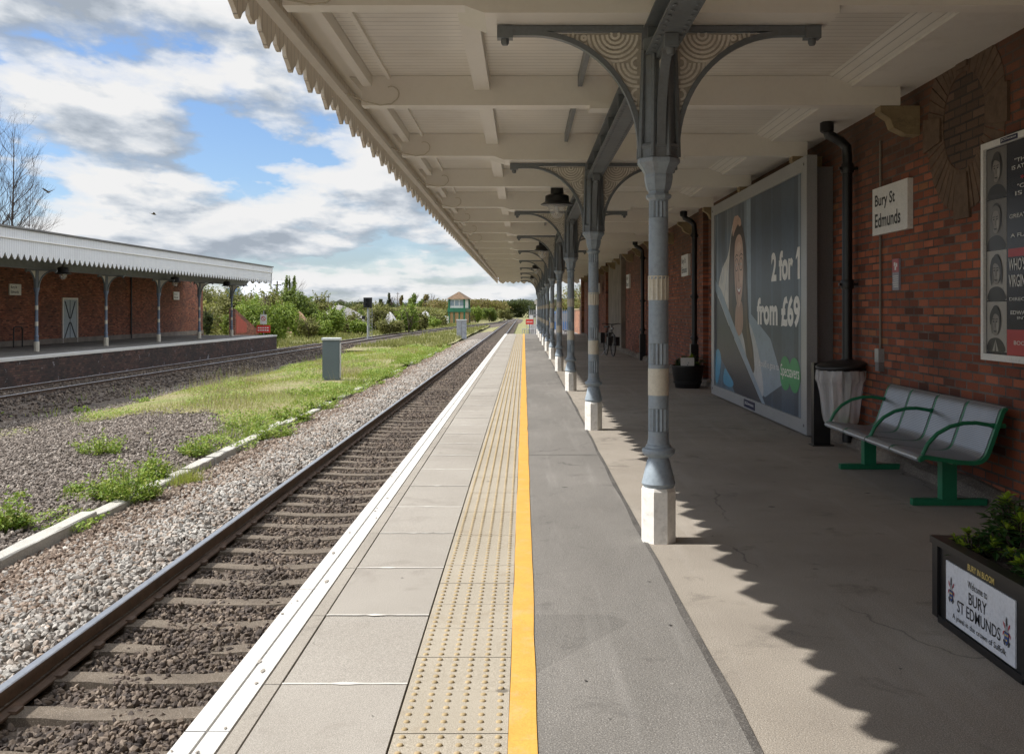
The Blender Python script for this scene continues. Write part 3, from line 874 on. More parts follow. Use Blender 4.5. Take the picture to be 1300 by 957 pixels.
cpart(valance(lambda s, d, z: (-1.70+d, s, z), CAN0, CAN1), 'valance', M['valance'])
cpart(valance(lambda s, d, z: (s-6.0, CAN1+d, z), 4.35, 9.6), 'end_valance', M['valance'])
# joists
j = 0
while True:
    y = 6.25+3.05*(j-4)
    if y > CAN1-.4: break
    if y > CAN0:
        mb = MB().box(-1.475, 3.42, y, y+.15, ZB, ZC-.002)
        # small gusset to the eaves
        mb.prism([(-1.476, 3.46), (-1.476, 3.595), (-1.59, 3.595)], lambda a, b, d: (a, d, b), y+.04, y+.1)
        if j % 2 == 0:
            mb.box(-.24, 1.93, y+.003, y+.47, ZB-.045, ZB+.02)
            mb.prism([(-.24, ZB-.045), (-.24, ZB+.02), (-.42, ZB+.02)], lambda a, b, d: (a, d, b), y+.003, y+.47)
        else:
            mb.box(.60, 1.12, y-.01, y+.2, ZB-.03, ZB+.04)
        cpart(mb, 'joist', M['cream'])
        if 4 < y < 30:
            mb = MB()
            pts = [(-1.60, y-.03, 3.43), (-1.45, y-.03, 3.36), (-1.3, y-.03, 3.325), (-1.2, y-.03, 3.335)]
            mb.tube(pts, .007, 5)
            pts = [(-1.2, y-.03, 3.335)]+[(-1.2+.07*math.sin(a), y-.03, 3.425-.07*math.cos(a)) for a in lin(.5, 3.6, 9)]
            mb.tube(pts, .006, 5)
            cpart(mb, 'cable_hook', M['band'])
    j += 1
# riveted plate girder along the columns
def girder(x, y0, y1, z0, z1, zt):
    mb = MB()
    mb.box(x-.09, x+.09, y0, y1, z0, z0+.014); mb.box(x-.009, x+.009, y0, y1, z0+.014, z1-.014); mb.box(x-.09, x+.09, y0, y1, z1-.014, z1)
    mb.box(x-.045, x-.0095, y0, y1, z0+.0145, z0+.028); mb.box(x+.0095, x+.045, y0, y1, z0+.0145, z0+.028)
    y = max(y0, 2)
    while y < min(y1, 34):
        for sx in (-1, 1):
            mb.lathe([(.013, -.008), (.011, -.011), (.004, -.013)][::-1], 6, (x+sx*.062, y, z0+.001))
            c = (x+sx*.010, y+.05, z0+.06)
            mb.obox(c, (.008, .011, .011), Matrix.Identity(3))
        y += .10
    y = y0+.3
    while y < y1:
        mb.box(x-.07, x-.0095, y, y+.02, z0+.0282, z1-.0145); mb.box(x+.0095, x+.07, y, y+.02, z0+.0282, z1-.0145); y += 1.0167
    return mb
cpart(girder(.86, CAN0, CAN1-.2, 3.085, 3.285, 0), 'girder', M['iron_dark'])

# ------------------------------------------------------------------ columns
CX = .86
def arc_curve(r0, z0, r1, z1, n=14):
    """from the tip (far, high) to the post (near, low): flat at the tip, steep at the post"""
    return [(r0+(r1-r0)*math.sin(t), z0+(z1-z0)*(1-math.cos(t))) for t in lin(0, math.pi/2, n)]
def in_spandrel(r, z, rp, rt, zb, zt):
    if r < rp+.004 or r > rt or z > zt-.004: return False
    # ellipse centre (rt, zb): keep outside the opening
    a = rt-rp; b = zt-zb
    return ((rt-r)/a)**2+((z-zb)/b)**2 > 1.0
def filigree(dirv, rp, rt, zb, zt, th=.022):
    """cast scrollwork: overlapping rosettes of concentric rings, clipped to the spandrel"""
    mb = MB(); d = Vector(dirv); nrm = Vector((-d.y, d.x, 0))
    cs_ = [(rp+.16, zt-.02, .17), (rp+.02, zt-.20, .15), (rp+.36, zt-.04, .13), (rp+.20, zt-.21, .10), (rp+.02, zt-.40, .12), (rp+.13, zt-.36, .08), (rp+.52, zt-.0, .11), (rp+.02, zt-.58, .11), (rp+.64, zt+.0, .09), (rp+.44, zt-.12, .07)]
    def strip(pts, w=.0155):
        if len(pts) < 2: return
        V = []
        for i, (r, z) in enumerate(pts):
            a = pts[max(0, i-1)]; b = pts[min(len(pts)-1, i+1)]
            t = Vector((b[0]-a[0], b[1]-a[1])); t.normalize() if t.length else None
            nx, nz = -t.y*w/2, t.x*w/2
            for s1, s2 in ((1, 1), (-1, 1), (-1, -1), (1, -1)):
                p = d*(r+nx*s1)+nrm*(th/2*s2); V.append((p.x, p.y, z+nz*s1))
        Fc = [(i*4+k, i*4+(k+1) % 4, (i+1)*4+(k+1) % 4, (i+1)*4+k) for i in range(len(pts)-1) for k in range(4)]
        mb.add(V, Fc)
    for ci, (cr, cz, rad) in enumerate(cs_):
        rr = rad
        while rr > .006:
            run = []
            m = max(12, int(rr*200))
            for i in range(m+1):
                th_ = 2*math.pi*i/m
                r, z = cr+rr*math.cos(th_), cz+rr*math.sin(th_)
                ok = in_spandrel(r, z, rp, rt, zb, zt) and not any((r-a)**2+(z-b)**2 < c*c*1.02 for a, b, c in cs_[:ci])
                if ok: run.append((r, z))
                else:
                    strip(run); run = []
            strip(run)
            rr -= .029
    return mb
def spandrel_plate(dirv, rp, rt, zb, zt, th=.006):
    mb = MB(); d = Vector(dirv); n_ = Vector((-d.y, d.x, 0))
    cur = [(rp-.01, zt-.006)]+arc_curve(rt, zt-.014, rp, zb, 16); k = len(cur)
    V = [((d*r+n_*(th/2)).x, (d*r+n_*(th/2)).y, z) for r, z in cur]+[((d*r-n_*(th/2)).x, (d*r-n_*(th/2)).y, z) for r, z in cur]
    return mb.add(V, [(0, i, i+1) for i in range(1, k-1)]+[(k, k+i+1, k+i) for i in range(1, k-1)])
M['filigree_back'] = paint('groove_shade_ground', (.50,.46,.39), .6, .2, 5.0, (.09,.075,.06), .5)  # darker ground paints groove shade and openings behind the rings, with some grime
def bracket(dirv, rp, rt, rtip, zb, zt, w=.055):
    mb = MB(); d = Vector(dirv); nrm = Vector((-d.y, d.x, 0))
    def P(r, s, z):
        p = d*r+nrm*s; return (p.x, p.y, z)
    # top bar
    V = []
    mb.add([P(r, s, z) for r in (rp-.02, rtip) for s in (-w/2, w/2) for z in (zt, zt+.035)], [(0,1,3,2),(4,6,7,5),(0,4,5,1),(2,3,7,6),(0,2,6,4),(1,5,7,3)])
    # curved rib, T section
    cur = arc_curve(rtip-.02, zt-.012, rp, zb, 20) if False else [(rt+(rtip-.03-rt)*k/3, zt-.012) for k in (3, 2, 1)]+arc_curve(rt, zt-.012, rp, zb, 18)
    V = []
    for i, (r, z) in enumerate(cur):
        a = cur[max(0, i-1)]; b = cur[min(len(cur)-1, i+1)]
        t = Vector((b[0]-a[0], b[1]-a[1])).normalized(); nx, nz = -t.y, t.x
        for k, s in ((-.016, -w/2), (-.016, w/2), (.016, w/2), (.016, -w/2)):
            V.append(P(r+nx*k, s, z+nz*k))
    n = len(cur)
    Fc = [(i*4+k, i*4+(k+1) % 4, (i+1)*4+(k+1) % 4, (i+1)*4+k) for i in range(n-1) for k in range(4)]+[(0,1,2,3), tuple((n-1)*4+k for k in (3,2,1,0))]
    mb.add(V, Fc)
    # tip boss
    mb.add([P(r, s, z) for r in (rtip-.07, rtip+.03) for s in (-w/2-.012, w/2+.012) for z in (zt-.045, zt+.032)], [(0,1,3,2),(4,6,7,5),(0,4,5,1),(2,3,7,6),(0,2,6,4),(1,5,7,3)])
    p = d*(rtip-.02); mb.lathe([(.018, -.085), (.026, -.07), (.026, -.044)], 10, (p.x, p.y, zt))
    return mb
ZT = 3.215
def make_column(x, y, label):
    t = thing('canopy_column', label, 'column', (x, y, 0), 0, 'iron columns along the near platform')
    mb = MB(); mb.lathe([(.112, 0), (.112, .325), (.104, .345)], 8, smooth=False, phase=.5)
    mb.build('foot', M['foot'], t)
    fl = lambda z: .17 if any(a < z < b for a, b in ((.70, .845), (.985+.14, 1.26), (1.54, 1.67), (2.06, 2.165))) else 0
    zs = []
    prof = [(.095, .345), (.108, .37), (.100, .40), (.074, .51), (.066, .522), (.066, .535), (.088, .545), (.104, .562), (.106, .578), (.100, .59), (.084, .596), (.080, .612), (.072, .618), (.067, .65)]
    zz = .66
    base = [.66, .699, .702, .843, .848, .93, 1.10, 1.124, 1.127, 1.258, 1.262, 1.5, 1.539, 1.542, 1.668, 1.672, 1.70, 2.058, 2.062, 2.163, 2.167, 2.18]
    prof += [(.0655-.004*(z-.66)/1.5, z) for z in base]
    MB().lathe(prof, 28, flute=fl).build('shaft', M['iron_blue'], t)
    for z0, z1, f in ((.93, 1.10, None), (1.535, 1.69, 1)):
        n = 28
        MB().lathe([(.0668, z0), (.0668, z0+.02), (.0668, z1-.02), (.0665, z1)], n, flute=(lambda z: .17 if z0+.015 < z < z1-.015 else 0) if f else None).build('painted_band', M['band'], t)
    MB().lathe([(.062, 2.17), (.080, 2.182), (.086, 2.196), (.080, 2.208), (.066, 2.212), (.066, 2.228), (.076, 2.236), (.088, 2.275), (.094, 2.315), (.092, 2.335), (.115, 2.375), (.140, 2.405), (.140, 2.43)], 8, smooth=False, phase=.5).build('capital', M['iron_blue'], t)
    mb = MB()     # clustered iron post
    mb.lathe([(.128, 2.43), (.130, 2.50), (.112, 2.53), (.105, ZT-.02)], 8, smooth=False, phase=.5)
    for a in lin(math.pi/8, 2*math.pi+math.pi/8, 9)[:-1]:
        mb.tube([(.130*math.cos(a), .130*math.sin(a), 2.44), (.108*math.cos(a), .108*math.sin(a), ZT-.1)], .017, 6)
    mb.lathe([(.135, 2.49), (.14, 2.505), (.135, 2.52)], 8, smooth=False, phase=.5)
    mb.build('bracket_post', M['iron_dark'], t)
    for dv, rt, tip in (((-1,0,0), .80, 1.0), ((1,0,0), .80, 1.0), ((0,-1,0), .50, .56), ((0,1,0), .50, .56)):
        zt = ZT+.03 if abs(dv[0]) else ZT-.165
        b = bracket(dv, .118, rt, tip, 2.50, zt).build('bracket', M['iron_dark'], t)
        fp_ = filigree(dv, .118, rt, 2.50, zt); o_ = fp_.build('filigree_panel', [M['filigree'], M['filigree_back']], b)
        pl_ = spandrel_plate(dv, .118, rt, 2.50, zt); fp_.add(pl_.v, pl_.f, 1); bpy.data.objects.remove(o_); fp_.build('filigree_panel', [M['filigree'], M['filigree_back']], b)
    return t
COLY = [6.54+6.1*k for k in range(10)]
ordn = ['first', 'second', 'third', 'fourth', 'fifth', 'sixth', 'seventh', 'eighth', 'ninth', 'tenth']
col0 = make_column(CX, COLY[0], 'large grey and cream banded iron column on a white octagonal foot, first one past the planter box')
for k in range(1, 10):
    c = copy_tree(col0)
    c.location = (CX, COLY[k], 0)
    c['label'] = 'grey iron canopy column with cream bands, %s along the row counting from the planter box' % ordn[k]

# ------------------------------------------------------------------ pendant lamps
def make_lamp(x, y, label):
    t = thing('pendant_lamp', label, 'lamp', (x, y, 3.08), 0, 'pendant lamps under the near canopy')
    MB().tube([(0,0,.30), (0,0,.52)], .02, 8).build('stem', M['black'], t)
    MB().lathe([(.25, 0), (.255, .012), (.19, .05), (.185, .06), (.18, .14), (.15, .16), (.10, .165), (.10, .28), (.085, .30), (.03, .31)], 28).build('lamp_shade', M['black'], t)
    MB().lathe([(.03, -.20), (.08, -.17), (.12, -.09), (.15, -.005)], 20).build('glass_bowl', M['lampglass'], t)
    MB().lathe([(.02, -.12), (.032, -.09), (.03, -.02)], 10).build('bulb', M['sign_white'], t)
    return t
lamp0 = make_lamp(.51, 15.7, 'black pendant lamp with clear bowl hanging just past the second iron column')
for y, lb in ((27.9, 'black pendant lamp hanging just past the fourth iron column'), (40.1, 'black pendant lamp hanging just past the sixth iron column'), (52.3, 'black pendant lamp hanging just past the eighth iron column')):
    c = copy_tree(lamp0); c.location = (.51, y, 3.08); c['label'] = lb

# ------------------------------------------------------------------ station building
Y0B = -40.0
bd = thing('station_building', 'long red brick station building along the near platform', 'building', (6, 28, 0))
bo = (6, 28, 0)
def bpart(mb, name, mat, **kw):
    o = mb.build(name, mat, bd, **kw); localise(o, bo); return o
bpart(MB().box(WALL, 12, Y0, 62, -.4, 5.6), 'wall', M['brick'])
bpart(MB().box(WALL+.02, 12.5, Y0-.3, 62.3, 5.6, 5.9), 'roof', M['lead'])
# rough footing
mb = MB(); k = 240; V = []
for i in range(k):
    y = Y0+(61.9-Y0)*i/(k-1); w1 = .09+rnd.uniform(-.02, .025); hh = .13+rnd.uniform(-.03, .02)
    V += [(WALL-w1-.02, y, .001), (WALL-w1, y, hh-.04), (WALL-.03, y, hh), (WALL-.001, y, hh+.005)]
mb.add(V, [(i*4+q, i*4+q+1, (i+1)*4+q+1, (i+1)*4+q) for i in range(k-1) for q in range(3)])
bpart(mb, 'footing', M['footing'])
# corbels carrying the joists
for jj in range(-1, 18):
    y = 9.30+3.05*(jj-1)
    if y > 61: break
    if abs(y-6.25) < .1: continue
    mb = MB().prism([(WALL-.001, ZB-.003), (WALL-.36, ZB-.003), (WALL-.36, ZB-.06), (WALL-.27, ZB-.12), (WALL-.24, ZB-.2), (WALL-.12, ZB-.26), (WALL-.001, ZB-.27)], lambda a, b, d: (a, d, b), y+.0, y+.15)
    bpart(mb, 'corbel', M['stone'])
# brick piers further down
for y0, y1, dd, mt in ((20.0, 20.5, .10, 'brick'), (26.2, 26.7, .10, 'brick'), (36.2, 36.9, .16, 'render_grey'), (36.9, 43.0, .05, 'render_grey'), (43.0, 43.7, .16, 'brick'), (49.0, 49.6, .16, 'brick'), (55.0, 55.6, .16, 'brick'), (61.1, 61.9, .16, 'brick_lit')):
    bpart(MB().box(WALL-dd, WALL+.01, y0, y1, .14, 3.49), 'pier', M[mt])
bpart(MB().box(WALL-.08, WALL+.01, 52, 53.2, .05, 2.3), 'door', M['band'])
# bricked-up round window with keystones
oc_y, oc_z = 8.38, 3.02
mb = MB()
nv = 44
for i in range(nv):
    a0 = 2*math.pi*(i+.06)/nv; a1 = 2*math.pi*(i+.94)/nv
    key = (i % 11) in (0, 10) or False
    ro = .745+rnd.uniform(-.006, .006); ri = .40; dx = .007+rnd.uniform(-.003, .003)
    P = [(ri*math.cos(a0), ri*math.sin(a0)), (ro*math.cos(a0), ro*math.sin(a0)), (ro*math.cos(a1), ro*math.sin(a1)), (ri*math.cos(a1), ri*math.sin(a1))]
    mb.prism(P, lambda a, b, d: (WALL-d, oc_y+a, oc_z+b), -.01, dx)
bpart(mb, 'window_surround', M['voussoir'])
for ang in (0, 90, 180, 270):
    a = R(ang); c, s = math.cos(a), math.sin(a)
    P = [(.43, -.10), (.80, -.15), (.80, .15), (.43, .10)]
    P = [(p*c-q*s, p*s+q*c) for p, q in P]
    bpart(MB().prism(P, lambda a_, b_, d: (WALL-d, oc_y+a_, oc_z+b_), -.01, .024), 'keystone', M['voussoir'])
P = [(.395*math.cos(a), .395*math.sin(a)) for a in lin(0, 2*math.pi, 41)[:-1]]
bpart(MB().prism(P, lambda a_, b_, d: (WALL-d, oc_y+a_, oc_z+b_), -.01, .002), 'blocked_window', M['brick_dark'])
# black rainwater pipes
def pipe(y, x=3.49, boot=True, z0=.05):
    mb = MB()
    pts = [(x-.22, y, 3.50), (x-.22, y, 3.42), (x-.20, y, 3.36), (x-.08, y, 3.30), (x-.01, y, 3.23), (x, y, 3.12), (x, y, 2.0), (x, y, z0)]
    mb.tube(pts, .055, 12)
    mb.lathe([(.05, 3.38), (.075, 3.40), (.075, 3.49), (.05, 3.495)], 12, (x-.22, y, 0))
    for z in (3.0, 1.75, .9):
        mb.lathe([(.066, -.05), (.07, -.04), (.07, .04), (.066, .05)], 12, (x, y, z))
        mb.box(x-.09, WALL+.005, y-.02, y+.02, z-.015, z+.015)
    o = bpart(mb, 'downpipe', M['black'])
    if boot:
        b = MB().box(x-.085, x+.085, y-.085, y+.085, .0, .78).build('pipe_boot', M['black'], o)
pipe(11.05, boot=False)
pipe(20.95)
pipe(30.1)

# ------------------------------------------------------------------ advertisement board
ad = thing('advert_board', 'huge grey framed billboard with a smiling woman in glasses and offer text', 'billboard', (3.3, 14.8, 0))
AX = 3.26
ao = (3.3, 14.8, 0)
def apart(mb, name, mat, parent=None):
    o = mb.build(name, mat, parent or ad); 
    if parent is None: localise(o, ao)
    return o
YA0, YA1, ZA0, ZA1 = 11.8, 17.8, .03, 3.26
yp0, yp1, zp0, zp1 = 12.04, 17.56, .19, 3.09
mb = MB()
mb.box(AX, AX+.12, YA0, yp0, ZA0, ZA1); mb.box(AX, AX+.12, yp1, YA1, ZA0, ZA1)
mb.box(AX+.001, AX+.12, yp0, yp1, ZA0, zp0); mb.box(AX+.001, AX+.12, yp0, yp1, zp1, ZA1)
apart(mb, 'frame', M['alu'])
apart(MB().box(AX+.121, WALL-.002, YA0+.12, YA1-.12, ZA0+.03, ZA1-.12), 'case', M['alu_dark'])
# printed sheet: u runs 0..5.52 left to right as read, v up
U = yp1-yp0; Vh = zp1-zp0
def ap(layer): return lambda u, v: (AX+.030-.0004*layer, yp1-u, zp0+v)
def adbg():
    m, t, b, co = base_mat('poster_print')
    sx = t.node('ShaderNodeSeparateXYZ'); t.link(co, sx.inputs[0])
    n = t.noise(t.mapping(co, (1, 1.5, .05)), 1.6, 4, .55)
    c = t.ramp(n, [(.25, (.02,.03,.05)), (.42, (.05,.075,.11)), (.55, (.15,.18,.21)), (.66, (.05,.085,.13)), (.8, (.17,.23,.29))])
    n2 = t.noise(t.mapping(co, (1, .5, .9)), .9, 2)
    c = t.mix(c, (.06,.19,.30), t.ramp(n2, [(.5, 0.0), (.72, .7)]))
    setc(t, b, c); b.inputs['Roughness'].default_value = .34; b.inputs['Specular IOR Level'].default_value = .22
    return m
cols = {'bg': adbg()}
def adm(n_, c, r=.16, var=.12):
    cols[n_] = paint('poster_'+n_, c, .34, var, 2.2, bump=0.0, fine=12, spec=.22)
adm('panel', (.055,.08,.115)); adm('white', (.84,.83,.80), .16, .04); adm('skin', (.56,.37,.28)); adm('skind', (.40,.235,.17)); adm('hair', (.042,.026,.019)); adm('hair2', (.085,.05,.034))
adm('shirt', (.66,.64,.59)); adm('shirt2', (.46,.48,.50)); adm('blue', (.07,.32,.52)); adm('dark', (.04,.045,.06)); adm('greenlogo', (.03,.30,.11)); adm('lip', (.35,.10,.09)); adm('navy', (.012,.016,.06)); adm('pale', (.27,.35,.43)); adm('grad', (.07,.09,.12)); adm('reflect_pale', (.19,.24,.29)); adm('reflect_dim', (.07,.105,.15)); adm('hair3', (.13,.08,.05)); adm('shirt3', (.55,.55,.54)); adm('skinl', (.66,.47,.37))
ck = list(cols); ci = {k: i for i, k in enumerate(ck)}
mb = MB()
lay = [0]
def poly(pts, c, l):
    f = ap(l); mb.add([f(u, v) for u, v in pts], [tuple(range(len(pts)))], ci[c])
def ell(cu, cv, ru, rv, c, l, n=28, rot=0):
    poly([(cu+ru*math.cos(a)*math.cos(rot)-rv*math.sin(a)*math.sin(rot), cv+ru*math.cos(a)*math.sin(rot)+rv*math.sin(a)*math.cos(rot)) for a in lin(0, 2*math.pi, n+1)[:-1]], c, l)
def smooth(pts, n=5):
    P = [Vector(p) for p in pts]; k = len(P); o = []
    for i in range(k):
        p0, p1, p2, p3 = P[i-1], P[i], P[(i+1) % k], P[(i+2) % k]
        for j_ in range(n):
            t = j_/n
            o.append(tuple(.5*((2*p1)+(-p0+p2)*t+(2*p0-5*p1+4*p2-p3)*t*t+(-p0+3*p1-3*p2+p3)*t**3)))
    return o
poly([(0,0),(U,0),(U,Vh),(0,Vh)], 'bg', 0)
# lighter interior, car window and ledge
poly([(2.65,0.0),(U,0),(U,Vh),(2.5,Vh)], 'panel', 1)
poly([(2.45,0.9),(2.75,.8),(2.7,Vh),(2.42,Vh)], 'pale', 2)
poly([(.55,1.2),(.85,1.2),(.80,Vh),(.50,Vh)], 'grad', 1)
poly([(2.3,1.35),(3.9,.9),(4.6,.35),(3.6,.1),(2.3,.2)], 'pale', 2.6)
poly([(0,1.05),(0,.62),(.9,.35),(1.6,0),(3.4,0),(1.3,.95),(.35,1.45),(0,1.6)], 'dark', 7)
poly([(0,1.62),(.35,1.47),(1.3,.97),(3.42,0),(3.62,0),(1.5,1.08),(.5,1.62),(0,1.8)], 'pale', 8)
poly(smooth([(0,.1),(.25,.08),(.5,.45),(.3,.62),(.05,.55)]), 'blue', 8)
poly(smooth([(.7,.1),(1.25,.06),(1.5,.14),(1.0,.3),(.8,.32)]), 'blue', 8)
# woman
hair = [(1.30,2.42),(1.62,2.62),(2.02,2.60),(2.32,2.36),(2.42,1.95),(2.45,1.5),(2.62,1.05),(2.86,.75),(2.95,.42),(2.6,.40),(2.25,.85),(1.9,1.05),(1.62,.95),(1.45,.6),(1.2,.65),(1.15,1.2),(1.12,1.8)]
body = [(.22,1.55),(.55,1.25),(.95,1.1),(1.5,1.2),(2.3,1.2),(2.9,.95),(3.35,.5),(3.4,.06),(1.9,.05),(1.3,.75),(.55,1.05)]
poly(smooth(body), 'shirt2', 3)
arm = [(.28,1.30),(.22,1.62),(.55,1.95),(1.08,2.18),(1.42,2.62),(1.62,2.56),(1.42,2.1),(1.25,1.72),(1.12,1.30),(1.2,.75),(1.0,.62),(.62,1.0)]
poly(smooth(arm), 'shirt', 4)
poly(smooth(hair), 'hair', 5)
poly(smooth([(1.25,2.0),(1.4,2.35),(1.5,2.0),(1.4,1.4),(1.5,.9),(1.35,.7),(1.25,1.2)]), 'hair2', 6)
poly(smooth([(2.3,2.1),(2.38,1.6),(2.55,1.1),(2.8,.7),(2.7,.6),(2.4,1.05),(2.25,1.5)]), 'hair2', 6)
poly(smooth([(1.72,1.36),(1.62,1.05),(1.75,.9),(2.05,.92),(2.2,1.08),(2.12,1.4)]), 'skind', 6)
face = [(1.58,2.18),(1.66,2.36),(1.9,2.44),(2.12,2.36),(2.22,2.1),(2.2,1.75),(2.1,1.48),(1.92,1.33),(1.74,1.42),(1.62,1.68),(1.57,1.95)]
poly(smooth(face), 'skin', 7)
poly(smooth([(1.60,2.1),(1.66,1.75),(1.76,1.45),(1.9,1.34),(1.82,1.55),(1.70,1.85)]), 'skind', 8)
for cu in (1.74, 2.06):      # spectacles and eyes
    n_ = 24; f = ap(10); ro, ri = 1.0, .86
    V = []
    for a in lin(0, 2*math.pi, n_+1)[:-1]:
        V += [f(cu+.135*math.cos(a)*ro, 1.98+.10*math.sin(a)*ro), f(cu+.135*math.cos(a)*ri, 1.98+.10*math.sin(a)*ri)]
    mb.add(V, [(2*i, 2*((i+1) % n_), 2*((i+1) % n_)+1, 2*i+1) for i in range(n_)], ci['dark'])
    ell(cu, 1.98, .05, .022, 'white', 9, 14); ell(cu, 1.98, .022, .024, 'hair', 10, 12)
    poly([(cu-.12, 2.10), (cu, 2.15), (cu+.12, 2.12), (cu+.12, 2.105), (cu, 2.13), (cu-.12, 2.085)], 'hair', 9)
poly([(1.865,1.99),(1.935,1.99),(1.935,1.975),(1.865,1.975)], 'dark', 10)
poly(smooth([(1.88,1.92),(1.93,1.78),(1.97,1.74),(1.90,1.715),(1.84,1.75)]), 'skind', 9)
poly(smooth([(1.76,1.64),(1.92,1.61),(2.08,1.65),(2.0,1.54),(1.92,1.515),(1.83,1.55)]), 'lip', 9)
poly(smooth([(1.79,1.63),(1.92,1.60),(2.05,1.635),(1.98,1.57),(1.92,1.56),(1.85,1.575)]), 'white', 10)
poly(smooth([(1.42,2.52),(1.48,2.66),(1.60,2.74),(1.72,2.735),(1.82,2.74),(1.93,2.70),(2.03,2.66),(2.06,2.58),(1.96,2.56),(1.84,2.60),(1.72,2.56),(1.58,2.50),(1.48,2.44)]), 'skin', 8)
for q in range(3): poly([(1.66+q*.105,2.72),(1.672+q*.105,2.72),(1.70+q*.105,2.60),(1.69+q*.105,2.60)], 'skind', 9)
hr = random.Random(5)
for q in range(34):
    right = q % 2
    u0 = hr.uniform(2.24, 2.40) if right else hr.uniform(1.16, 1.50); v0_ = hr.uniform(1.7, 2.3); L_ = hr.uniform(.7, 1.35); w0 = hr.uniform(.008, .022)
    du = hr.uniform(.15, .55)*L_*.5 if right else hr.uniform(-.1, .12)
    pts = [(u0+du*k_**1.5+.03*math.sin(k_*5+q), v0_-L_*k_) for k_ in lin(0, 1, 9)]
    poly([(a-w0*math.sin(math.pi*min(.98, .05+i/8)), b) for i, (a, b) in enumerate(pts)]+[(a+w0*math.sin(math.pi*min(.98, .05+i/8)), b) for i, (a, b) in reversed(list(enumerate(pts)))], ('hair2', 'hair3', 'hair')[q % 3], 6.05+q*.01)
for q in range(9):
    a0 = hr.uniform(.35, 1.1); b0 = hr.uniform(.9, 1.9)
    poly(smooth([(a0, b0), (a0+.05, b0+.16), (a0+.16, b0+.34), (a0+.10, b0+.18), (a0+.05, b0)]), 'shirt2' if q % 2 else 'shirt3', 4.1+.02*q)
for q in range(8):
    a0 = hr.uniform(2.3, 3.2); b0 = hr.uniform(.2, .7)
    poly(smooth([(a0, b0), (a0-.12, b0+.2), (a0-.35, b0+.36), (a0-.16, b0+.16)]), 'shirt' if q % 2 else 'shirt3', 3.1+.02*q)
poly(smooth([(2.02,1.9),(2.14,1.86),(2.13,1.72),(2.05,1.68),(1.98,1.76)]), 'skinl', 8); poly(smooth([(1.72,2.24),(1.9,2.33),(2.08,2.24),(1.9,2.18)]), 'skinl', 8)
poly(smooth([(1.9,1.96),(1.935,1.96),(1.955,1.78),(1.93,1.75),(1.91,1.8)]), 'skinl', 9.3)
for u0, u1, c_, l_ in ((.12,.26,'reflect_pale',1.2),(1.02,1.12,'reflect_pale',1.2),(2.30,2.42,'reflect_pale',1.4),(3.05,3.42,'reflect_dim',1.6),(3.95,4.05,'reflect_dim',1.6),(4.5,5.1,'reflect_dim',1.6),(5.3,5.4,'reflect_pale',1.6)):
    poly([(u0,.9 if u0 < 2.5 else 0),(u1,.9 if u0 < 2.5 else 0),(u1-.02,Vh),(u0-.02,Vh)], c_, l_)  # upright streaks paint reflections into the printed sheet
# wording
put_text(mb, '2 for', 3.96, 5.06, 1.655, 2.04, ap(9), ci['white'], .04)
poly([(5.19,1.93),(5.27,2.04),(5.37,2.04),(5.37,1.655),(5.27,1.655),(5.27,1.935),(5.19,1.89)], 'white', 9)
put_text(mb, 'from £69', 3.13, 5.38, 1.07, 1.465, ap(9), ci['white'], .04)
put_text(mb, "should've gone to", 3.24, 4.36, .475, .60, ap(9), ci['white'], 0)
ell(4.68, .49, .265, .215, 'greenlogo', 9, 30); ell(5.13, .49, .265, .215, 'greenlogo', 10, 30)
put_text(mb, 'Specsavers', 4.46, 5.34, .405, .60, ap(12), ci['white'], .004)
apart(mb, 'printed_poster', [cols[k] for k in ck])
mb = MB().box(AX-.006, AX+.0005, 14.45, 15.15, .055, .165, 0)
put_text(mb, 'JCDecaux', .06, .64, .085, .14, lambda u, v: (AX-.0075, 15.15-u, v), 1, .01)
apart(mb, 'maker_plate', [cols['navy'], M['sign_white']])
for y_, z_ in ((11.92, .13), (17.68, .13), (11.92, 3.17), (17.68, 3.17)):
    mb = MB().lathe([(.02, 0), (.016, .008)], 10)
    mb.v = [(AX-.001-zv, y_+x_, z_+yv) for x_, yv, zv in mb.v]
    apart(mb, 'lock_cap', M['alu_dark'])

# ------------------------------------------------------------------ station name signs
def name_sign(y, label):
    t = thing('name_sign', label, 'sign', (WALL-.03, y, 2.46), 0, 'station name signs on the near wall')
    MB().box(-.022, .03, -.475, .475, -.235, .235).build('board', M['sign_white'], t)
    mb = MB()
    f = lambda u, v: (-.0235, -u, v)
    put_text(mb, 'Bury St', -.40, .155, .015, .165, f, 0, .02)
    put_text(mb, 'Edmunds', -.40, .30, -.165, -.025, f, 0, .02)
    mb.build('lettering', M['sign_text'], t)
    return t
s0 = name_sign(9.945, 'white station name sign on the brick wall between the black pipe and the tall poster')
s1 = copy_tree(s0); s1.location = (WALL-.03, 22.6, 2.46); s1['label'] = 'white station name sign above the black planter tub by the second pipe'
s2 = copy_tree(s0); s2.location = (WALL-.03, 35.0, 2.46); s2['label'] = 'white station name sign on the wall beside the parked bicycle, past the third pipe'
s3 = copy_tree(s0); s3.location = (WALL-.19, 46.6, 2.46); s3['label'] = 'white station name sign on brickwork well beyond the bicycle'
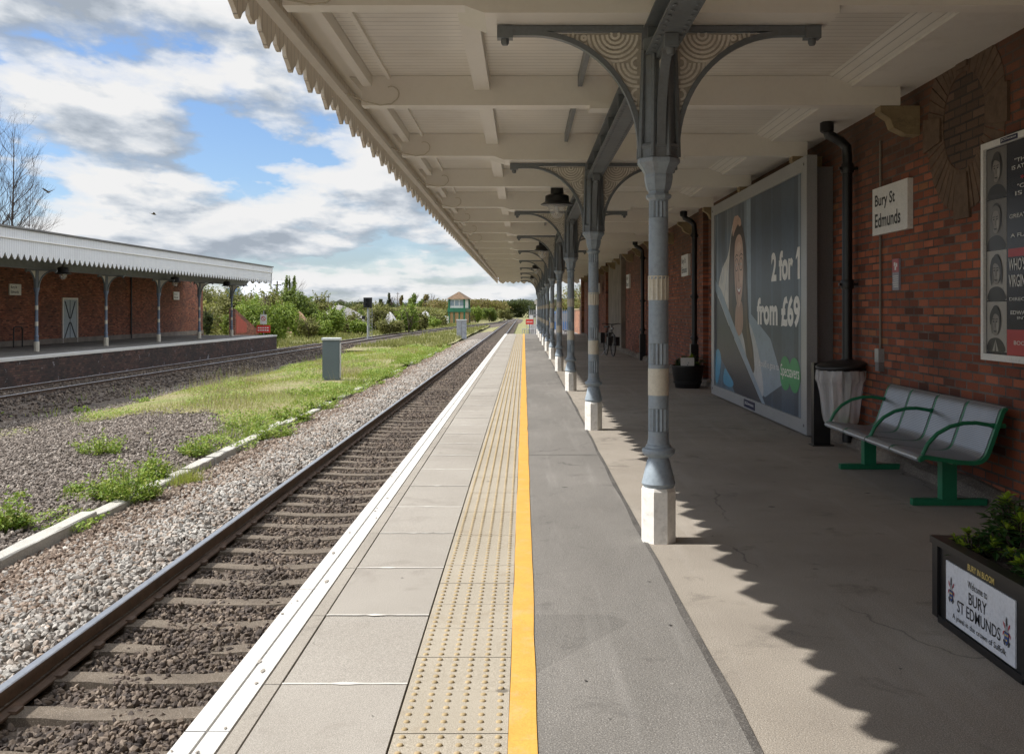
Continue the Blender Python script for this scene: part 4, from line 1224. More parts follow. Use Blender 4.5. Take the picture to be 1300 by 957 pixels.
# small wall plates
t = thing('notice_plate', 'small narrow red and grey notice on the brick wall above the bench', 'notice', (WALL-.012, 9.86, 1.815))
MB().box(-.008, .014, -.085, .085, -.15, .15).build('plate', M['pl'] if 'pl' in M else paint('notice_grey', (.30,.30,.36), .45, .1), t)
MB().box(-.010, -.0085, -.083, .083, .02, .148).build('red_header', paint('notice_red', (.45,.10,.12), .45, .1), t)
mb = MB()
for q in range(6): mb.box(-.0105, -.0085, -.07, .07-.01*(q % 3), -.02-.02*q, -.013-.02*q)
for (a0, b0) in ((-.03, .09), (.02, .10), (0, .06)): mb.box(-.0115, -.0105, a0-.02, a0+.02, b0-.018, b0+.018)
mb.build('print', M['sign_white'], t)
t = thing('socket_box', 'grey electrical box on the brick wall behind the bin', 'socket box', (WALL-.02, 10.28, .97))
MB().box(-.04, .022, -.055, .055, -.02, .115).build('upper_box', M['alu'], t)
MB().box(-.036, .022, -.05, .05, -.11, -.024).build('lower_box', M['alu_dark'], t)
MB().tube([(0,0,.115), (0,0,1.0), (.0,0.0,2.2)], .012, 6).build('conduit', M['render_grey'], t)

# ------------------------------------------------------------------ theatre poster
t = thing('poster_frame', 'white framed theatre poster with four monochrome portraits on the brick wall', 'poster', (WALL-.03, 7.36, 1.92))
mb = MB(); hw, hh = .575, .83
mb.box(-.03, .028, -hw, -hw+.045, -hh, hh); mb.box(-.03, .028, hw-.045, hw, -hh, hh)
mb.box(-.029, .028, -hw+.045, hw-.045, -hh, -hh+.05); mb.box(-.029, .028, -hw+.045, hw-.045, hh-.05, hh)
mb.build('frame', M['sign_white'], t)
pm = [flat('poster_ink', (.018,.020,.030), .25), flat('portrait_pale', (.36,.34,.31), .3), flat('portrait_mid', (.15,.14,.13), .3), flat('portrait_dark', (.025,.024,.025), .3), flat('poster_red', (.42,.03,.04), .3), flat('poster_white', (.62,.61,.58), .3), flat('portrait_skin', (.24,.22,.20), .3)]
mb = MB()
def pf(l): return lambda u, v: (-.006-.0012*l, hw-.045-u, -hh+.05+v)
def pp(pts, c, l):
    f = pf(l); mb.add([f(u, v) for u, v in pts], [tuple(range(len(pts)))], c)
def pe(cu, cv, ru, rv, c, l, n=22):
    pp([(cu+ru*math.cos(a), cv+rv*math.sin(a)) for a in lin(0, 2*math.pi, n+1)[:-1]], c, l)
W_, H_ = 2*hw-.09, 2*hh-.1
pp([(0,0),(W_,0),(W_,H_),(0,H_)], 0, 0)
prnd = random.Random(3)
for q in range(4):
    v0_ = .02+q*.385; bgc = 1 if q < 2 else 2
    pp([(.015,v0_),(.335,v0_),(.335,v0_+.375),(.015,v0_+.375)], bgc, 1)
    cxq = .17+prnd.uniform(-.02, .02); cyq = v0_+.20
    pp(smooth([(cxq-.13,v0_+.001),(cxq-.12,v0_+.07),(cxq-.05,v0_+.10),(cxq+.05,v0_+.10),(cxq+.13,v0_+.06),(cxq+.14,v0_+.001)]), 3, 2)
    pe(cxq+.005, cyq+.035, .088, .115, 3, 3)
    pe(cxq, cyq+.01, .066, .092, 6, 4)
    pp(smooth([(cxq-.064,cyq+.03),(cxq-.03,cyq-.02),(cxq-.05,cyq-.07),(cxq-.07,cyq-.02)]), 2, 5)
    hs = ([(-.075,.0),(-.085,.07),(-.04,.125),(.03,.13),(.085,.08),(.08,.02),(.05,.07),(-.02,.08)], [(-.07,-.09),(-.10,.02),(-.06,.12),(.04,.125),(.10,.04),(.085,-.09),(.062,.03),(.01,.075),(-.05,.06)],
          [(-.07,.03),(-.08,.09),(-.01,.13),(.07,.10),(.078,.03),(.055,.075),(0,.09),(-.05,.075)], [(-.068,.02),(-.075,.08),(-.02,.12),(.06,.11),(.075,.03),(.06,.06),(-.03,.085)])[q]
    pp(smooth([(cxq+a_, cyq+b_) for a_, b_ in hs]), 3 if q != 2 else 2, 5.5)
    pp(smooth([(cxq+.03,cyq+.03),(cxq+.055,cyq),(cxq+.04,cyq-.05),(cxq+.02,cyq-.02)]), 1, 5)
    for e in (-.026, .026):
        pe(cxq+e, cyq+.025, .014, .006, 3, 6, 10); pp([(cxq+e-.018,cyq+.045),(cxq+e+.018,cyq+.048),(cxq+e+.018,cyq+.042),(cxq+e-.018,cyq+.039)], 3, 6)
    pp([(cxq-.004,cyq+.02),(cxq+.006,cyq+.02),(cxq+.014,cyq-.018),(cxq-.008,cyq-.02)], 2, 6)
    pp([(cxq-.024,cyq-.042),(cxq+.024,cyq-.044),(cxq+.018,cyq-.054),(cxq-.016,cyq-.053)], 3, 6)
    if q == 0: pp([(cxq-.05,v0_+.002),(cxq,v0_+.09),(cxq+.05,v0_+.002)], 1, 3); pp([(cxq-.012,v0_+.002),(cxq,v0_+.085),(cxq+.012,v0_+.002)], 3, 4)
pp([(.34,.001),(W_,.001),(W_,.19),(.34,.19)], 4, 2)
for (s_, u0, u1, v, h_, c) in (('"THE TIMES', .46, .95, 1.40, .03, 5), ('IS AT HER BEST', .42, .99, 1.35, .03, 5), ('*****', .55, .85, 1.27, .03, 4), ('"CRITICS', .5, .9, 1.21, .03, 5), ('IS ALL', .47, .9, 1.16, .03, 5), ('GREATEST PLAY', .38, .98, 1.0, .03, 5), ('A FLAWLESS', .40, .95, .86, .028, 5), ("WHO'S AFRAID OF", .37, 1.02, .62, .09, 5), ('VIRGINIA WOOLF?', .37, 1.02, .50, .09, 5), ('DIRECTED BY', .38, .9, .40, .024, 5), ('EDWARD ALBEE', .40, .95, .30, .028, 5), ('INTERVAL', .5, .9, .265, .02, 5), ('BOOK NOW', .45, .9, .08, .03, 5)):
    put_text(mb, s_, u0, u1, v, v+h_, pf(3), c, .01)
pp([(.36,.72),(1.0,.72),(1.0,.78),(.36,.78)], 4, 2)
mb.build('printed_sheet', pm, t)
mb = MB().box(-.034, -.0305, -.02, .24, hh-.045, hh-.008, 0)
put_text(mb, 'JCDecaux', -.23, .01, hh-.036, hh-.016, lambda u, v: (-.0355, -u, v), 1, .01)
mb.build('maker_plate', [cols['navy'], M['sign_white']], t)

# ------------------------------------------------------------------ bench
bn = thing('bench', 'four seat perforated steel bench with green arms and legs against the brick wall', 'bench', (3.2, 8.57, 0))
SP = [(2.862,.372),(2.858,.392),(2.872,.412),(2.90,.422),(2.95,.420),(3.05,.402),(3.15,.388),(3.23,.384),(3.29,.394),(3.335,.425),(3.365,.48),(3.395,.56),(3.43,.66),(3.455,.735),(3.468,.758),(3.490,.768),(3.508,.757)]
def _dense(P, k=4):
    o = []
    for i in range(len(P)-1):
        p0, p1, p2, p3 = P[max(0, i-1)], P[i], P[i+1], P[min(len(P)-1, i+2)]
        for j_ in range(k):
            t = j_/k
            o.append(tuple(.5*((2*b)+(-a+c)*t+(2*a-5*b+4*c-d)*t*t+(-a+3*b-3*c+d)*t**3) for a, b, c, d in zip(p0, p1, p2, p3)))
    return o+[P[-1]]
SP = [(2.862,.372),(2.858,.392),(2.872,.412),(2.90,.422),(2.95,.418),(3.05,.402),(3.15,.388),(3.24,.382),(3.30,.390),(3.335,.418),(3.358,.47),(3.390,.56),(3.425,.66),(3.451,.735),(3.468,.758),(3.490,.768),(3.508,.757)]
SP = _dense(SP)
def sheetprof(y0, y1, off, th):
    mb = MB(); n = len(SP); V = []
    for i, (x, z) in enumerate(SP):
        a = SP[max(0, i-1)]; b = SP[min(n-1, i+1)]
        t_ = Vector((b[0]-a[0], b[1]-a[1])).normalized(); nx, nz = t_.y, -t_.x
        for o_ in (off, off+th):
            V += [(x-3.2+nx*o_, y0-8.57, z+nz*o_), (x-3.2+nx*o_, y1-8.57, z+nz*o_)]
    Fc = []
    for i in range(n-1):
        b = i*4; c = b+4
        Fc += [(b, b+1, c+1, c), (b+2, c+2, c+3, b+3), (b, c, c+2, b+2), (b+1, b+3, c+3, c+1)]
    e = (n-1)*4; Fc += [(0, 2, 3, 1), (e, e+1, e+3, e+2)]
    mb.add(V, Fc, 0, False); return mb
BY0, BY1 = 7.42, 9.72; pw = (BY1-BY0)/4
for q in range(4):
    o = sheetprof(BY0+q*pw+.026, BY0+(q+1)*pw-.026, 0, .008).build('seat', M['steel'], bn)
    MB().tube([(2.866-3.2, BY0+q*pw+.012-8.57, .392), (2.866-3.2, BY0+(q+1)*pw-.012-8.57, .392)], .016, 10).build('front_roll', M['alu'], o)
    MB().tube([(3.49-3.2, BY0+q*pw+.012-8.57, .752), (3.49-3.2, BY0+(q+1)*pw-.012-8.57, .752)], .018, 10).build('top_roll', M['alu'], o)
for q in range(5):
    y_ = BY0+q*pw
    sheetprof(y_-.015, y_+.015, .002, .03).build('rib', M['green'], bn)
for q in (0, 2, 4):
    y_ = BY0+q*pw + (.03 if q == 0 else -.03 if q == 4 else 0)-8.57
    pts = [(-.30, y_, .42), (-.26, y_, .50), (-.19, y_, .575), (-.10, y_, .625), (.0, y_, .65), (.09, y_, .652), (.17, y_, .64), (.235, y_, .625)]
    mb = MB().tube(pts, .015, 10); mb.tube([(.20, y_, .632), (.30, y_, .63)], .019, 10)
    mb.build('armrest', M['green'], bn)
for y_ in (7.74, 9.50):
    lg = MB().box(-.055, .055, y_-8.57-.045, y_-8.57+.045, .045, .345).build('leg', M['green'], bn)
    MB().box(-.27, .29, y_-8.57-.03, y_-8.57+.03, .002, .05).build('foot_bar', M['green'], lg)
MB().box(-.05, .05, BY0+.1-8.57, BY1-.1-8.57, .335, .372).build('seat_beam', M['green'], bn)

# ------------------------------------------------------------------ bin
bi = thing('litter_bin', 'clear plastic bag litter bin with a black lid between billboard and bench', 'litter bin', (3.36, 10.85, 0))
MB().box(-.21, -.03, .27, .37, .0, .90).build('post', M['black'], bi)
mb = MB(); mb.box(-.23, .0, .24, .40, 0, .012); mb.build('foot_plate', M['black'], bi)
ring = [(.235*math.cos(a), .235*math.sin(a), .845) for a in lin(0, 2*math.pi, 33)[:-1]]
MB().tube(ring, .014, 8, closed=True).build('hoop', M['black'], bi)
mb = MB(); mb.lathe([(.255, 0), (.262, .012), (.258, .03), (.20, .045), (.05, .05)], 30)
ld = mb.build('lid', M['blackplastic'], bi); ld.location = (0, 0, .875); ld.rotation_euler = (R(4), R(-6), 0)
mb = MB(); n = 48; V = []
levels = [(.246, .84), (.25, .80), (.255, .74), (.235, .70), (.22, .62), (.205, .5), (.19, .38), (.175, .30), (.14, .235), (.06, .21), (.01, .208)]
for li, (r, z) in enumerate(levels):
    for q in range(n):
        a = 2*math.pi*q/n
        rr = r*(1+.035*math.sin(a*9+li*.5)+.03*math.sin(a*17+1.7))
        V.append((rr*math.cos(a), rr*math.sin(a), z))
mb.add(V, [(i*n+q, i*n+(q+1) % n, (i+1)*n+(q+1) % n, (i+1)*n+q) for i in range(len(levels)-1) for q in range(n)], 0, True)
mb.build('bag', M['bag'], bi)
lm = [flat('litter_orange', (.6,.2,.06)), flat('litter_green', (.15,.35,.08)), flat('litter_white', (.65,.65,.62)), flat('litter_brown', (.2,.14,.09))]
mb = MB()
for q in range(16):
    a = rnd.uniform(0, 6.28); r = rnd.uniform(.02, .11)
    rot = Matrix.Rotation(rnd.uniform(0, 3), 3, 'X') @ Matrix.Rotation(rnd.uniform(0, 3), 3, 'Z')
    mb.obox((r*math.cos(a), r*math.sin(a), .26+rnd.uniform(0, .14)), (rnd.uniform(.02, .05), rnd.uniform(.02, .035), rnd.uniform(.006, .03)), rot, rnd.randrange(4))
mb.build('rubbish', lm, bi)

# ------------------------------------------------------------------ leaves
def leaf_quads(P, Nrm, size, rng, ratio=.55, jit=.35):
    n = len(P)
    A = rng.normal(size=(n,3)); A -= (A*Nrm).sum(1, keepdims=True)*Nrm; A /= np.linalg.norm(A, axis=1, keepdims=True)+1e-9
    B = np.cross(Nrm, A)
    s = (size*rng.uniform(1-jit, 1+jit, (n,1))) if np.isscalar(size) else size[:, None]*rng.uniform(1-jit, 1+jit, (n,1))
    d = Nrm*s*.18
    return np.stack([P-A*s*.5, P+B*s*ratio*.5-d*.3, P+A*s*.5-d, P-B*s*ratio*.5-d*.3], 1)
def blob_points(blobs, n, rng, shell=.45):
    Bq = np.array(blobs, dtype=np.float64)
    vol = (Bq[:,3]*Bq[:,4]*Bq[:,5])**(2/3)
    idx = rng.choice(len(Bq), n, p=vol/vol.sum())
    d = rng.normal(size=(n,3)); d /= np.linalg.norm(d, axis=1, keepdims=True)
    r = rng.uniform(shell, 1.06, (n,1))
    lump = 1+.16*np.sin(d[:, :1]*7+idx[:, None])*np.sin(d[:, 1:2]*6+2*idx[:, None])+.1*np.sin(d[:, 2:3]*11)
    P = Bq[idx, :3]+d*r*lump*Bq[idx, 3:6]
    N = d+rng.normal(0, .55, (n,3)); N /= np.linalg.norm(N, axis=1, keepdims=True)
    return P, N
def limb_tree(mb, p, d, r, L, depth, rng_, spread=.55, n=5, up=.15):
    k = 3; pts = [p]; q = Vector(p); dd = Vector(d)
    for i in range(k):
        dd = (dd+Vector((rng_.gauss(0, .10), rng_.gauss(0, .10), rng_.gauss(0, .05)+up*.2))).normalized()
        q = q+dd*(L/k); pts.append(q.copy())
    mb.tube(pts, [r, r*.85, r*.72, r*.6], n, cap=False)
    if depth <= 0: return
    for i in range(rng_.choice((2, 3, 3))):
        a = rng_.uniform(0, 6.28); s = rng_.uniform(.5, 1.0)*spread
        o1 = dd.orthogonal().normalized(); o2 = dd.cross(o1)
        nd = (dd*(1-s*.5)+(o1*math.cos(a)+o2*math.sin(a))*s+Vector((0,0,up))).normalized()
        limb_tree(mb, pts[rng_.choice((2, 3, 3))], nd, r*.58, L*rng_.uniform(.62, .82), depth-1, rng_, spread, max(3, n-1), up)
def shrub(name, label, cat, x, y, z, wd, dp, ht, mat, n, leaf, group=None, seed=0, nblob=9, trunk=True, low=.15):
    r_ = random.Random(seed); g = np.random.default_rng(seed+5)
    t = thing(name, label, cat, (x, y, z), 0, group)
    bl = []
    for i in range(nblob):
        a = r_.uniform(0, 6.28); q = math.sqrt(r_.uniform(0, 1))*.62
        s = r_.uniform(.20, .42)
        cz = r_.uniform(low+.12, .80)*(1-.35*q)
        bl.append((math.cos(a)*q*wd/2, math.sin(a)*q*dp/2, cz*ht, wd/2*s, dp/2*s, min(ht*.30, wd*.4)*r_.uniform(.7, 1.15)))
    P, N = blob_points(bl, n, g, .3)
    ns_ = 46; SPt = []; SN = []
    B_ = np.array(bl)
    for i in range(ns_):
        b_ = B_[g.integers(0, len(B_))]; d = g.normal(size=3)*np.array([1, 1, .6])+np.array([0, 0, .75]); d /= np.linalg.norm(d)
        p0 = b_[:3]+d*b_[3:6]*.8; L_ = g.uniform(.10, .30)*ht; m_ = max(6, n//400)
        u = g.uniform(0, 1, (m_, 1))
        SPt.append(p0+d*L_*u+g.normal(0, .03*ht, (m_, 3))*(1-u*.7)); SN.append(g.normal(size=(m_, 3)))
    SN = np.concatenate(SN); SN /= np.linalg.norm(SN, axis=1, keepdims=True)
    P = np.concatenate([P, np.concatenate(SPt)]); N = np.concatenate([N, SN])
    k = P[:, 2] > .02
    P, N = P[k], N[k]
    np_mesh('crown', leaf_quads(P, N, leaf, g), 4, mat, t)
    if trunk:
        mb = MB()
        for i in range(4):
            a = r_.uniform(0, 6.28)
            limb_tree(mb, (r_.uniform(-.1, .1)*wd*.4, r_.uniform(-.1, .1)*dp*.4, -.1), Vector((math.cos(a)*.5, math.sin(a)*.5, 1)).normalized(), .02+.012*ht, ht*.42, 2, r_, .6, 5)
        mb.build('stems', M['bark'], t)
    return t
def tree(name, label, cat, x, y, z, wd, ht, mat, n, leaf, group=None, seed=0, crown0=.3, nblob=12, trunk_r=.25, narrow=1.0):
    r_ = random.Random(seed); g = np.random.default_rng(seed+9)
    t = thing(name, label, cat, (x, y, z), 0, group)
    bl = []
    for i in range(nblob):
        hq = r_.uniform(crown0+.08, .93); w_ = math.sin(math.pi*min(1, max(.12, (hq-crown0+.1)/(1.1-crown0))))
        a = r_.uniform(0, 6.28); q = r_.uniform(.1, .62)*w_
        bl.append((math.cos(a)*q*wd/2, math.sin(a)*q*wd/2, hq*ht, wd/2*r_.uniform(.28, .45)*narrow, wd/2*r_.uniform(.28, .45)*narrow, ht*(1-crown0)*r_.uniform(.10, .2)))
    P, N = blob_points(bl, n, g, .25)
    np_mesh('crown', leaf_quads(P, N, leaf, g), 4, mat, t)
    mb = MB(); limb_tree(mb, (0,0,-.3), Vector((r_.uniform(-.05,.05), r_.uniform(-.05,.05), 1)), trunk_r, ht*.36, 4, r_, .55, 7)
    mb.build('trunk', M['bark'], t)
    return t

# ------------------------------------------------------------------ foreground planter
px_, py0_, py1_ = 1.968, 3.96, 4.90
pb = thing('planter_box', 'black wooden planter box with a white welcome sign at the platform front', 'planter', (2.2, 4.43, 0))
lo = Vector((2.2, 4.43, 0))
def lp(mb, name, mat, parent=pb, **kw):
    o = mb.build(name, mat, parent, **kw)
    if parent is pb: o.location = -lo
    return o
mb = MB()
mb.box(px_, px_+.025, py0_, py1_, .02, .36); mb.box(2.43, 2.455, py0_, py1_, .02, .36)
mb.box(px_+.0255, 2.4295, py0_+.002, py0_+.03, .02, .358); mb.box(px_+.0255, 2.4295, py1_-.03, py1_-.002, .02, .358)
mb.box(px_+.0255, 2.4295, py0_+.03, py1_-.03, .02, .25)
lp(mb, 'box', M['black'])
mb = MB()
mb.box(px_-.018, px_+.045, py0_-.02, py1_+.02, .3605, .392); mb.box(2.41, 2.475, py0_-.02, py1_+.02, .3605, .392)
mb.box(px_+.0455, 2.4095, py0_-.02, py0_+.05, .3605, .391); mb.box(px_+.0455, 2.4095, py1_-.05, py1_+.02, .3605, .391)
lp(mb, 'rim', M['black'])
mb = MB(); mb.box(px_-.014, px_-.001, py1_-.06, py1_, .02, .36); mb.box(px_-.014, px_-.001, py0_, py0_+.06, .02, .36); mb.box(px_-.012, px_-.001, py0_+.06, py1_-.06, .0, .034)
lp(mb, 'corner_post', M['black'])
lp(MB().box(px_+.046, 2.409, py0_+.051, py1_-.051, .2, .33), 'soil', M['beddark'])
def blue_w(): return None
crest = [flat('crest_red', (.42,.03,.05)), flat('crest_blue', (.04,.08,.25)), flat('crest_gold', (.55,.42,.12)), flat('crest_grey', (.30,.31,.32)), flat('crest_black', (.03,.03,.03))]
sy0, sy1, sz0, sz1 = 4.085, 4.755, .042, .312
mb = MB().box(px_-.0075, px_-.0012, sy0, sy1, sz0, sz1, 0)
f = lambda u, v: (px_-.0092, sy1-u, sz0+v)
SW, SH = sy1-sy0, sz1-sz0
put_text(mb, 'Welcome to', .235, .425, .205, .238, f, 1, .002)
put_text(mb, 'BURY', .245, .42, .135, .188, f, 1, .005)
put_text(mb, 'ST EDMUNDS', .125, .545, .068, .122, f, 1, .005)
put_text(mb, 'A jewel in the crown of Suffolk', .075, .595, .016, .050, f, 1, .002)
def crest_at(cu, cv):
    def f2(l): return lambda u, v: (px_-.0092-.0006*l, sy1-cu-u, sz0+cv+v)
    def q(pts, c, l): g_ = f2(l); mb.add([g_(a, b) for a, b in pts], [tuple(range(len(pts)))], 2+c)
    q([(-.020,.012),(.020,.012),(.020,-.018),(.012,-.034),(0,-.045),(-.012,-.034),(-.020,-.018)], 4, 0)
    q([(-.017,.009),(.017,.009),(.017,-.017),(.010,-.031),(0,-.041),(-.010,-.031),(-.017,-.017)], 1, 1)
    for a, b in ((-.008,-.002), (.008,-.002), (0,-.022)): q([(a-.006,b-.004),(a+.006,b-.004),(a+.007,b+.005),(a+.002,b+.002),(a,b+.006),(a-.002,b+.002),(a-.007,b+.005)], 2, 2)
    q([(-.012,.014),(.012,.014),(.010,.034),(0,.040),(-.010,.034)], 3, 1)
    q([(-.006,.036),(.006,.036),(.004,.066),(-.002,.075),(-.006,.06)], 4, 2)
    for s in (-1, 1):
        q([(s*.012,.02),(s*.026,.034),(s*.030,.05),(s*.022,.046),(s*.016,.036)], 0, 1)
        q([(s*.018,.014),(s*.032,.006),(s*.034,-.012),(s*.026,-.002)], 0, 1)
        q([(s*.020,-.02),(s*.030,-.028),(s*.022,-.042),(s*.010,-.048)], 4, 1)
crest_at(.062, .135); crest_at(.600, .112)
lp(mb, 'welcome_sign', [paint('sign_pale', (.66,.68,.72), .4, .05, 3.0), M['sign_text']]+crest)
mb = MB(); put_text(mb, 'BURY IN BLOOM', .22, .475, .0, .028, lambda u, v: (px_-.0025, sy1-u, .322+v), 0, .02)
lp(mb, 'gold_lettering', M['gold'])
def potshrub(name, label, x, y, z, wd, ht, n, seed, tips=.2, leaf=.065, group=None):
    g = np.random.default_rng(seed); r_ = random.Random(seed)
    t = thing(name, label, 'shrub', (x, y, z), 0, group)
    mb = MB(); rosP = []; 
    for i in range(int(n)):
        a = r_.uniform(0, 6.28); q = math.sqrt(r_.random())*wd/2; hh_ = ht*r_.uniform(.25, 1.0)*(1-.4*(q/(wd/2)))
        tip = Vector((math.cos(a)*q, math.sin(a)*q, hh_))
        mb.tube([(tip.x*.2, tip.y*.2, -.05), (tip.x*.7, tip.y*.7, hh_*.5), tip], [.006, .005, .003], 4, cap=False)
        rosP.append(tip)
    mb.build('stems', M['bark'], t)
    LV = {0: [], 1: []}
    for i, tip in enumerate(rosP):
        new = r_.random() < tips
        m = r_.randint(9, 14)
        for k in range(m):
            a = 6.28*k/m+r_.uniform(-.3, .3); el = r_.uniform(-.4, .7) if not new else r_.uniform(.2, 1.1)
            d = Vector((math.cos(a)*math.cos(el), math.sin(a)*math.cos(el), math.sin(el)))
            side = d.cross(Vector((0,0,1))).normalized(); up = side.cross(d)
            l = leaf*r_.uniform(.6, 1.15)*(0.7 if new else 1); w_ = l*.21
            b = tip-Vector((0,0,r_.uniform(0, .07 if not new else .02)))
            m1 = b+d*l*.5+up*l*.06
            e = b+d*l-Vector((0,0,l*.15))
            LV[1 if new else 0].append([b, m1+side*w_-up*w_*.1, e, m1-side*w_-up*w_*.1])
    for k, mt in ((0, 'leaf_shrub'), (1, 'leaf_tip')):
        if LV[k]:
            V = np.array([[tuple(p) for p in q] for q in LV[k]])
            o = np_mesh('leaves' if k == 0 else 'young_shoots', V, 4, M[mt], t); o['kind'] = 'stuff'
    return t
potshrub('evergreen_shrub', 'tall dark glossy evergreen at the rear of the planter box', 2.24, 4.62, .33, .34, .36, 75, 21, .22, .075)
potshrub('evergreen_shrub', 'low evergreen with yellow green new shoots over the planter sign', 2.17, 4.24, .33, .34, .20, 55, 22, .45, .065)
potshrub('evergreen_shrub', 'dense dark evergreen at the wall side of the planter box', 2.34, 4.36, .33, .30, .34, 60, 24, .25, .075)
potshrub('evergreen_shrub', 'little bright tipped shrub at the back corner of the planter box', 2.08, 4.74, .33, .17, .15, 24, 25, .5, .05)

# planter tub by the wall
tb = thing('planter_tub', 'round black half barrel planter against the wall by the second pipe', 'planter', (3.12, 19.5, 0))
mb = MB().lathe([(.235, 0), (.26, .10), (.315, .40), (.335, .40), (.335, .43), (.30, .43), (.30, .36), (.02, .36)], 26)
mb.build('tub', M['black'], tb)
MB().lathe([(.262, .09), (.270, .095), (.276, .125), (.268, .13)], 26).build('band', M['blackplastic'], tb)
MB().lathe([(.295, .37), (.01, .39)], 20).build('soil', M['beddark'], tb)
potshrub('potted_plant', 'small leafy plant growing in the black barrel planter', 3.16, 19.55, .38, .5, .30, 40, 31, .3, .09)
t = thing('name_card', 'small white card standing among plants in the barrel planter', 'card', (3.08, 19.28, .41))
MB().box(-.125, .125, -.006, .006, 0, .17).build('card', M['sign_white'], t)
MB().box(-.012, .012, .0065, .016, -.05, .12).build('stake', M['wood'], t)

# ------------------------------------------------------------------ bicycle
bk = thing('bicycle', 'black bicycle with panniers parked against the brick wall', 'bicycle', (2.78, 33.2, 0), R(8))
def wheel(cy):
    wv = [(0, cy+.335*math.cos(a), .345+.335*math.sin(a)) for a in lin(0, 2*math.pi, 33)[:-1]]
    o = MB().tube(wv, .02, 8, closed=True).build('wheel', M['blackplastic'], bk)
    mb = MB()
    for q in range(16):
        a = 6.283*q/16; mb.tube([(.02*(-1)**q, cy, .345), (0, cy+.32*math.cos(a), .345+.32*math.sin(a))], .002, 3)
    mb.lathe([(.02, -.04), (.02, .04)], 8, (0, cy, .345)); mb.build('spokes', M['galv'], o)
    m_ = MB().tube([(0, cy+.37*math.cos(a), .345+.37*math.sin(a)) for a in lin(.3, 2.9, 10)], .022, 5); m_.build('mudguard', M['black'], o)
wheel(-.52); wheel(.52)
mb = MB()
for a, b in (((0,.52,.345),(0,.18,.28)), ((0,.18,.28),(0,.30,.80)), ((0,.18,.28),(0,-.34,.80)), ((0,.28,.72),(0,-.33,.86)), ((0,.52,.345),(0,.29,.72)), ((0,-.32,.92),(0,-.40,.62)), ((.05,-.40,.62),(.05,-.52,.345)), ((-.05,-.40,.62),(-.05,-.52,.345)), ((-.05,-.40,.62),(.05,-.40,.62))):
    mb.tube([a, b], .016, 8)
mb.build('frame', M['black'], bk)
MB().tube([(-.30,-.22,1.03),(-.22,-.30,1.05),(-.06,-.33,1.02),(.06,-.33,1.02),(.22,-.30,1.05),(.30,-.22,1.03)], .014, 8).tube([(0,-.33,.9),(0,-.33,1.02)], .014, 8).build('handlebar', M['black'], bk)
mb = MB(); mb.prism(smooth([(-.09,.45),(.09,.45),(.07,.33),(.025,.20),(-.025,.20),(-.07,.33)]), lambda a, b, d: (a, b, d), .90, .96); mb.tube([(0,.31,.8),(0,.33,.9)], .013, 8); mb.build('saddle', M['blackplastic'], bk)
for s in (-1, 1):
    MB().box(s*.14-.07, s*.14+.07, .38, .70, .40, .74).build('pannier', M['blackplastic'], bk)
    MB().box(s*.13-.06, s*.13+.06, -.62, -.40, .34, .62).build('pannier', M['blackplastic'], bk)
MB().lathe([(.03, 0), (.05, .03), (.05, .06)], 10, (0,-.42,.86)).build('headlight', M['galv'], bk)
MB().tube([(-.02,.2,.27),(-.22,.24,.01)], .01, 6).build('stand', M['galv'], bk)

# ------------------------------------------------------------------ opposite platform (own axis)
TH = -math.atan(.0292)
OL = Vector((-16.3, 31.9, -.06))
ux = Vector((math.cos(TH), math.sin(TH), 0)); uy = Vector((-math.sin(TH), math.cos(TH), 0))
def LW(t_, s, z=0.0): return OL+ux*t_+uy*s+Vector((0, 0, z))
def lthing(name, label, cat, t_, s, z=0, group=None): return thing(name, label, cat, LW(t_, s, z), TH, group)
def lobj(mb, name, mat):       # setting mesh in the far platform's own axes
    o = mb.build(name, mat); o.location = OL; o.rotation_euler = (0, 0, TH); return struct(o)
SE = 31.9                      # far end of platform along s
lobj(MB().box(-9.5, -.08, -26, SE, -1.3, -.012), 'far_platform', M['asphalt'])
lobj(MB().box(-.079, -.02, -26, SE-.02, -1.3, -.085), 'far_platform_face', M['brick_face'])
mb = MB()
s = -26
while s < SE:
    mb.box(-.55, 0.0, s, min(SE, s+.895), -.084, rnd.uniform(-.004, .003)); s += .9
lobj(mb, 'far_platform_edge', M['white'])
# building
fb = lthing('waiting_room', 'red brick building on the far platform under its canopy', 'building', -6.75, 6, 0)
FW = -5.95; fs0, fs1 = -26, 35.6
MB().box(FW+6.75-4.2, FW+6.75, fs0-6, fs1-6, -.3, 4.0).build('wall', M['brick_far'], fb)
MB().box(FW+6.75-4.5, FW+6.75-.3, fs0-6, fs1-5.9, 4.001, 4.15).build('roof', M['lead'], fb)
def wall_s(px):               # position along the wall for a bearing
    k = (px-VX)/F
    # x = k*Y ; point = OL+ux*FW+uy*s
    p = OL+ux*FW
    return (k*p.y-p.x)/(uy.x-k*uy.y)
MB().box(FW+6.75+.001, FW+6.75+.05, fs0-6, fs1-6, -.02, .22).build('plinth', M['render_grey'], fb)
for s_ in (-9, 9.5, 24): MB().tube([(FW+6.75+.06, s_-6, .0), (FW+6.75+.06, s_-6, 3.7)], .045, 8).build('downpipe', M['black'], fb)
sd0, sd1 = wall_s(78.5), wall_s(98)
fx = FW+6.75
dr = MB().box(fx-.03, fx+.02, sd0-6+.09, sd1-6-.09, -.02, 2.04).build('door', M['door'], fb)
mb = MB(); mb.box(fx-.02, fx+.05, sd0-6, sd0-6+.09, -.02, 2.13); mb.box(fx-.02, fx+.05, sd1-6-.09, sd1-6, -.02, 2.13); mb.box(fx-.02, fx+.049, sd0-6+.09, sd1-6-.09, 2.041, 2.13)
mb.build('door_frame', M['foot'], fb)
mb = MB(); sm_ = (sd0+sd1)/2-6; hwid = (sd1-sd0)/2-.14
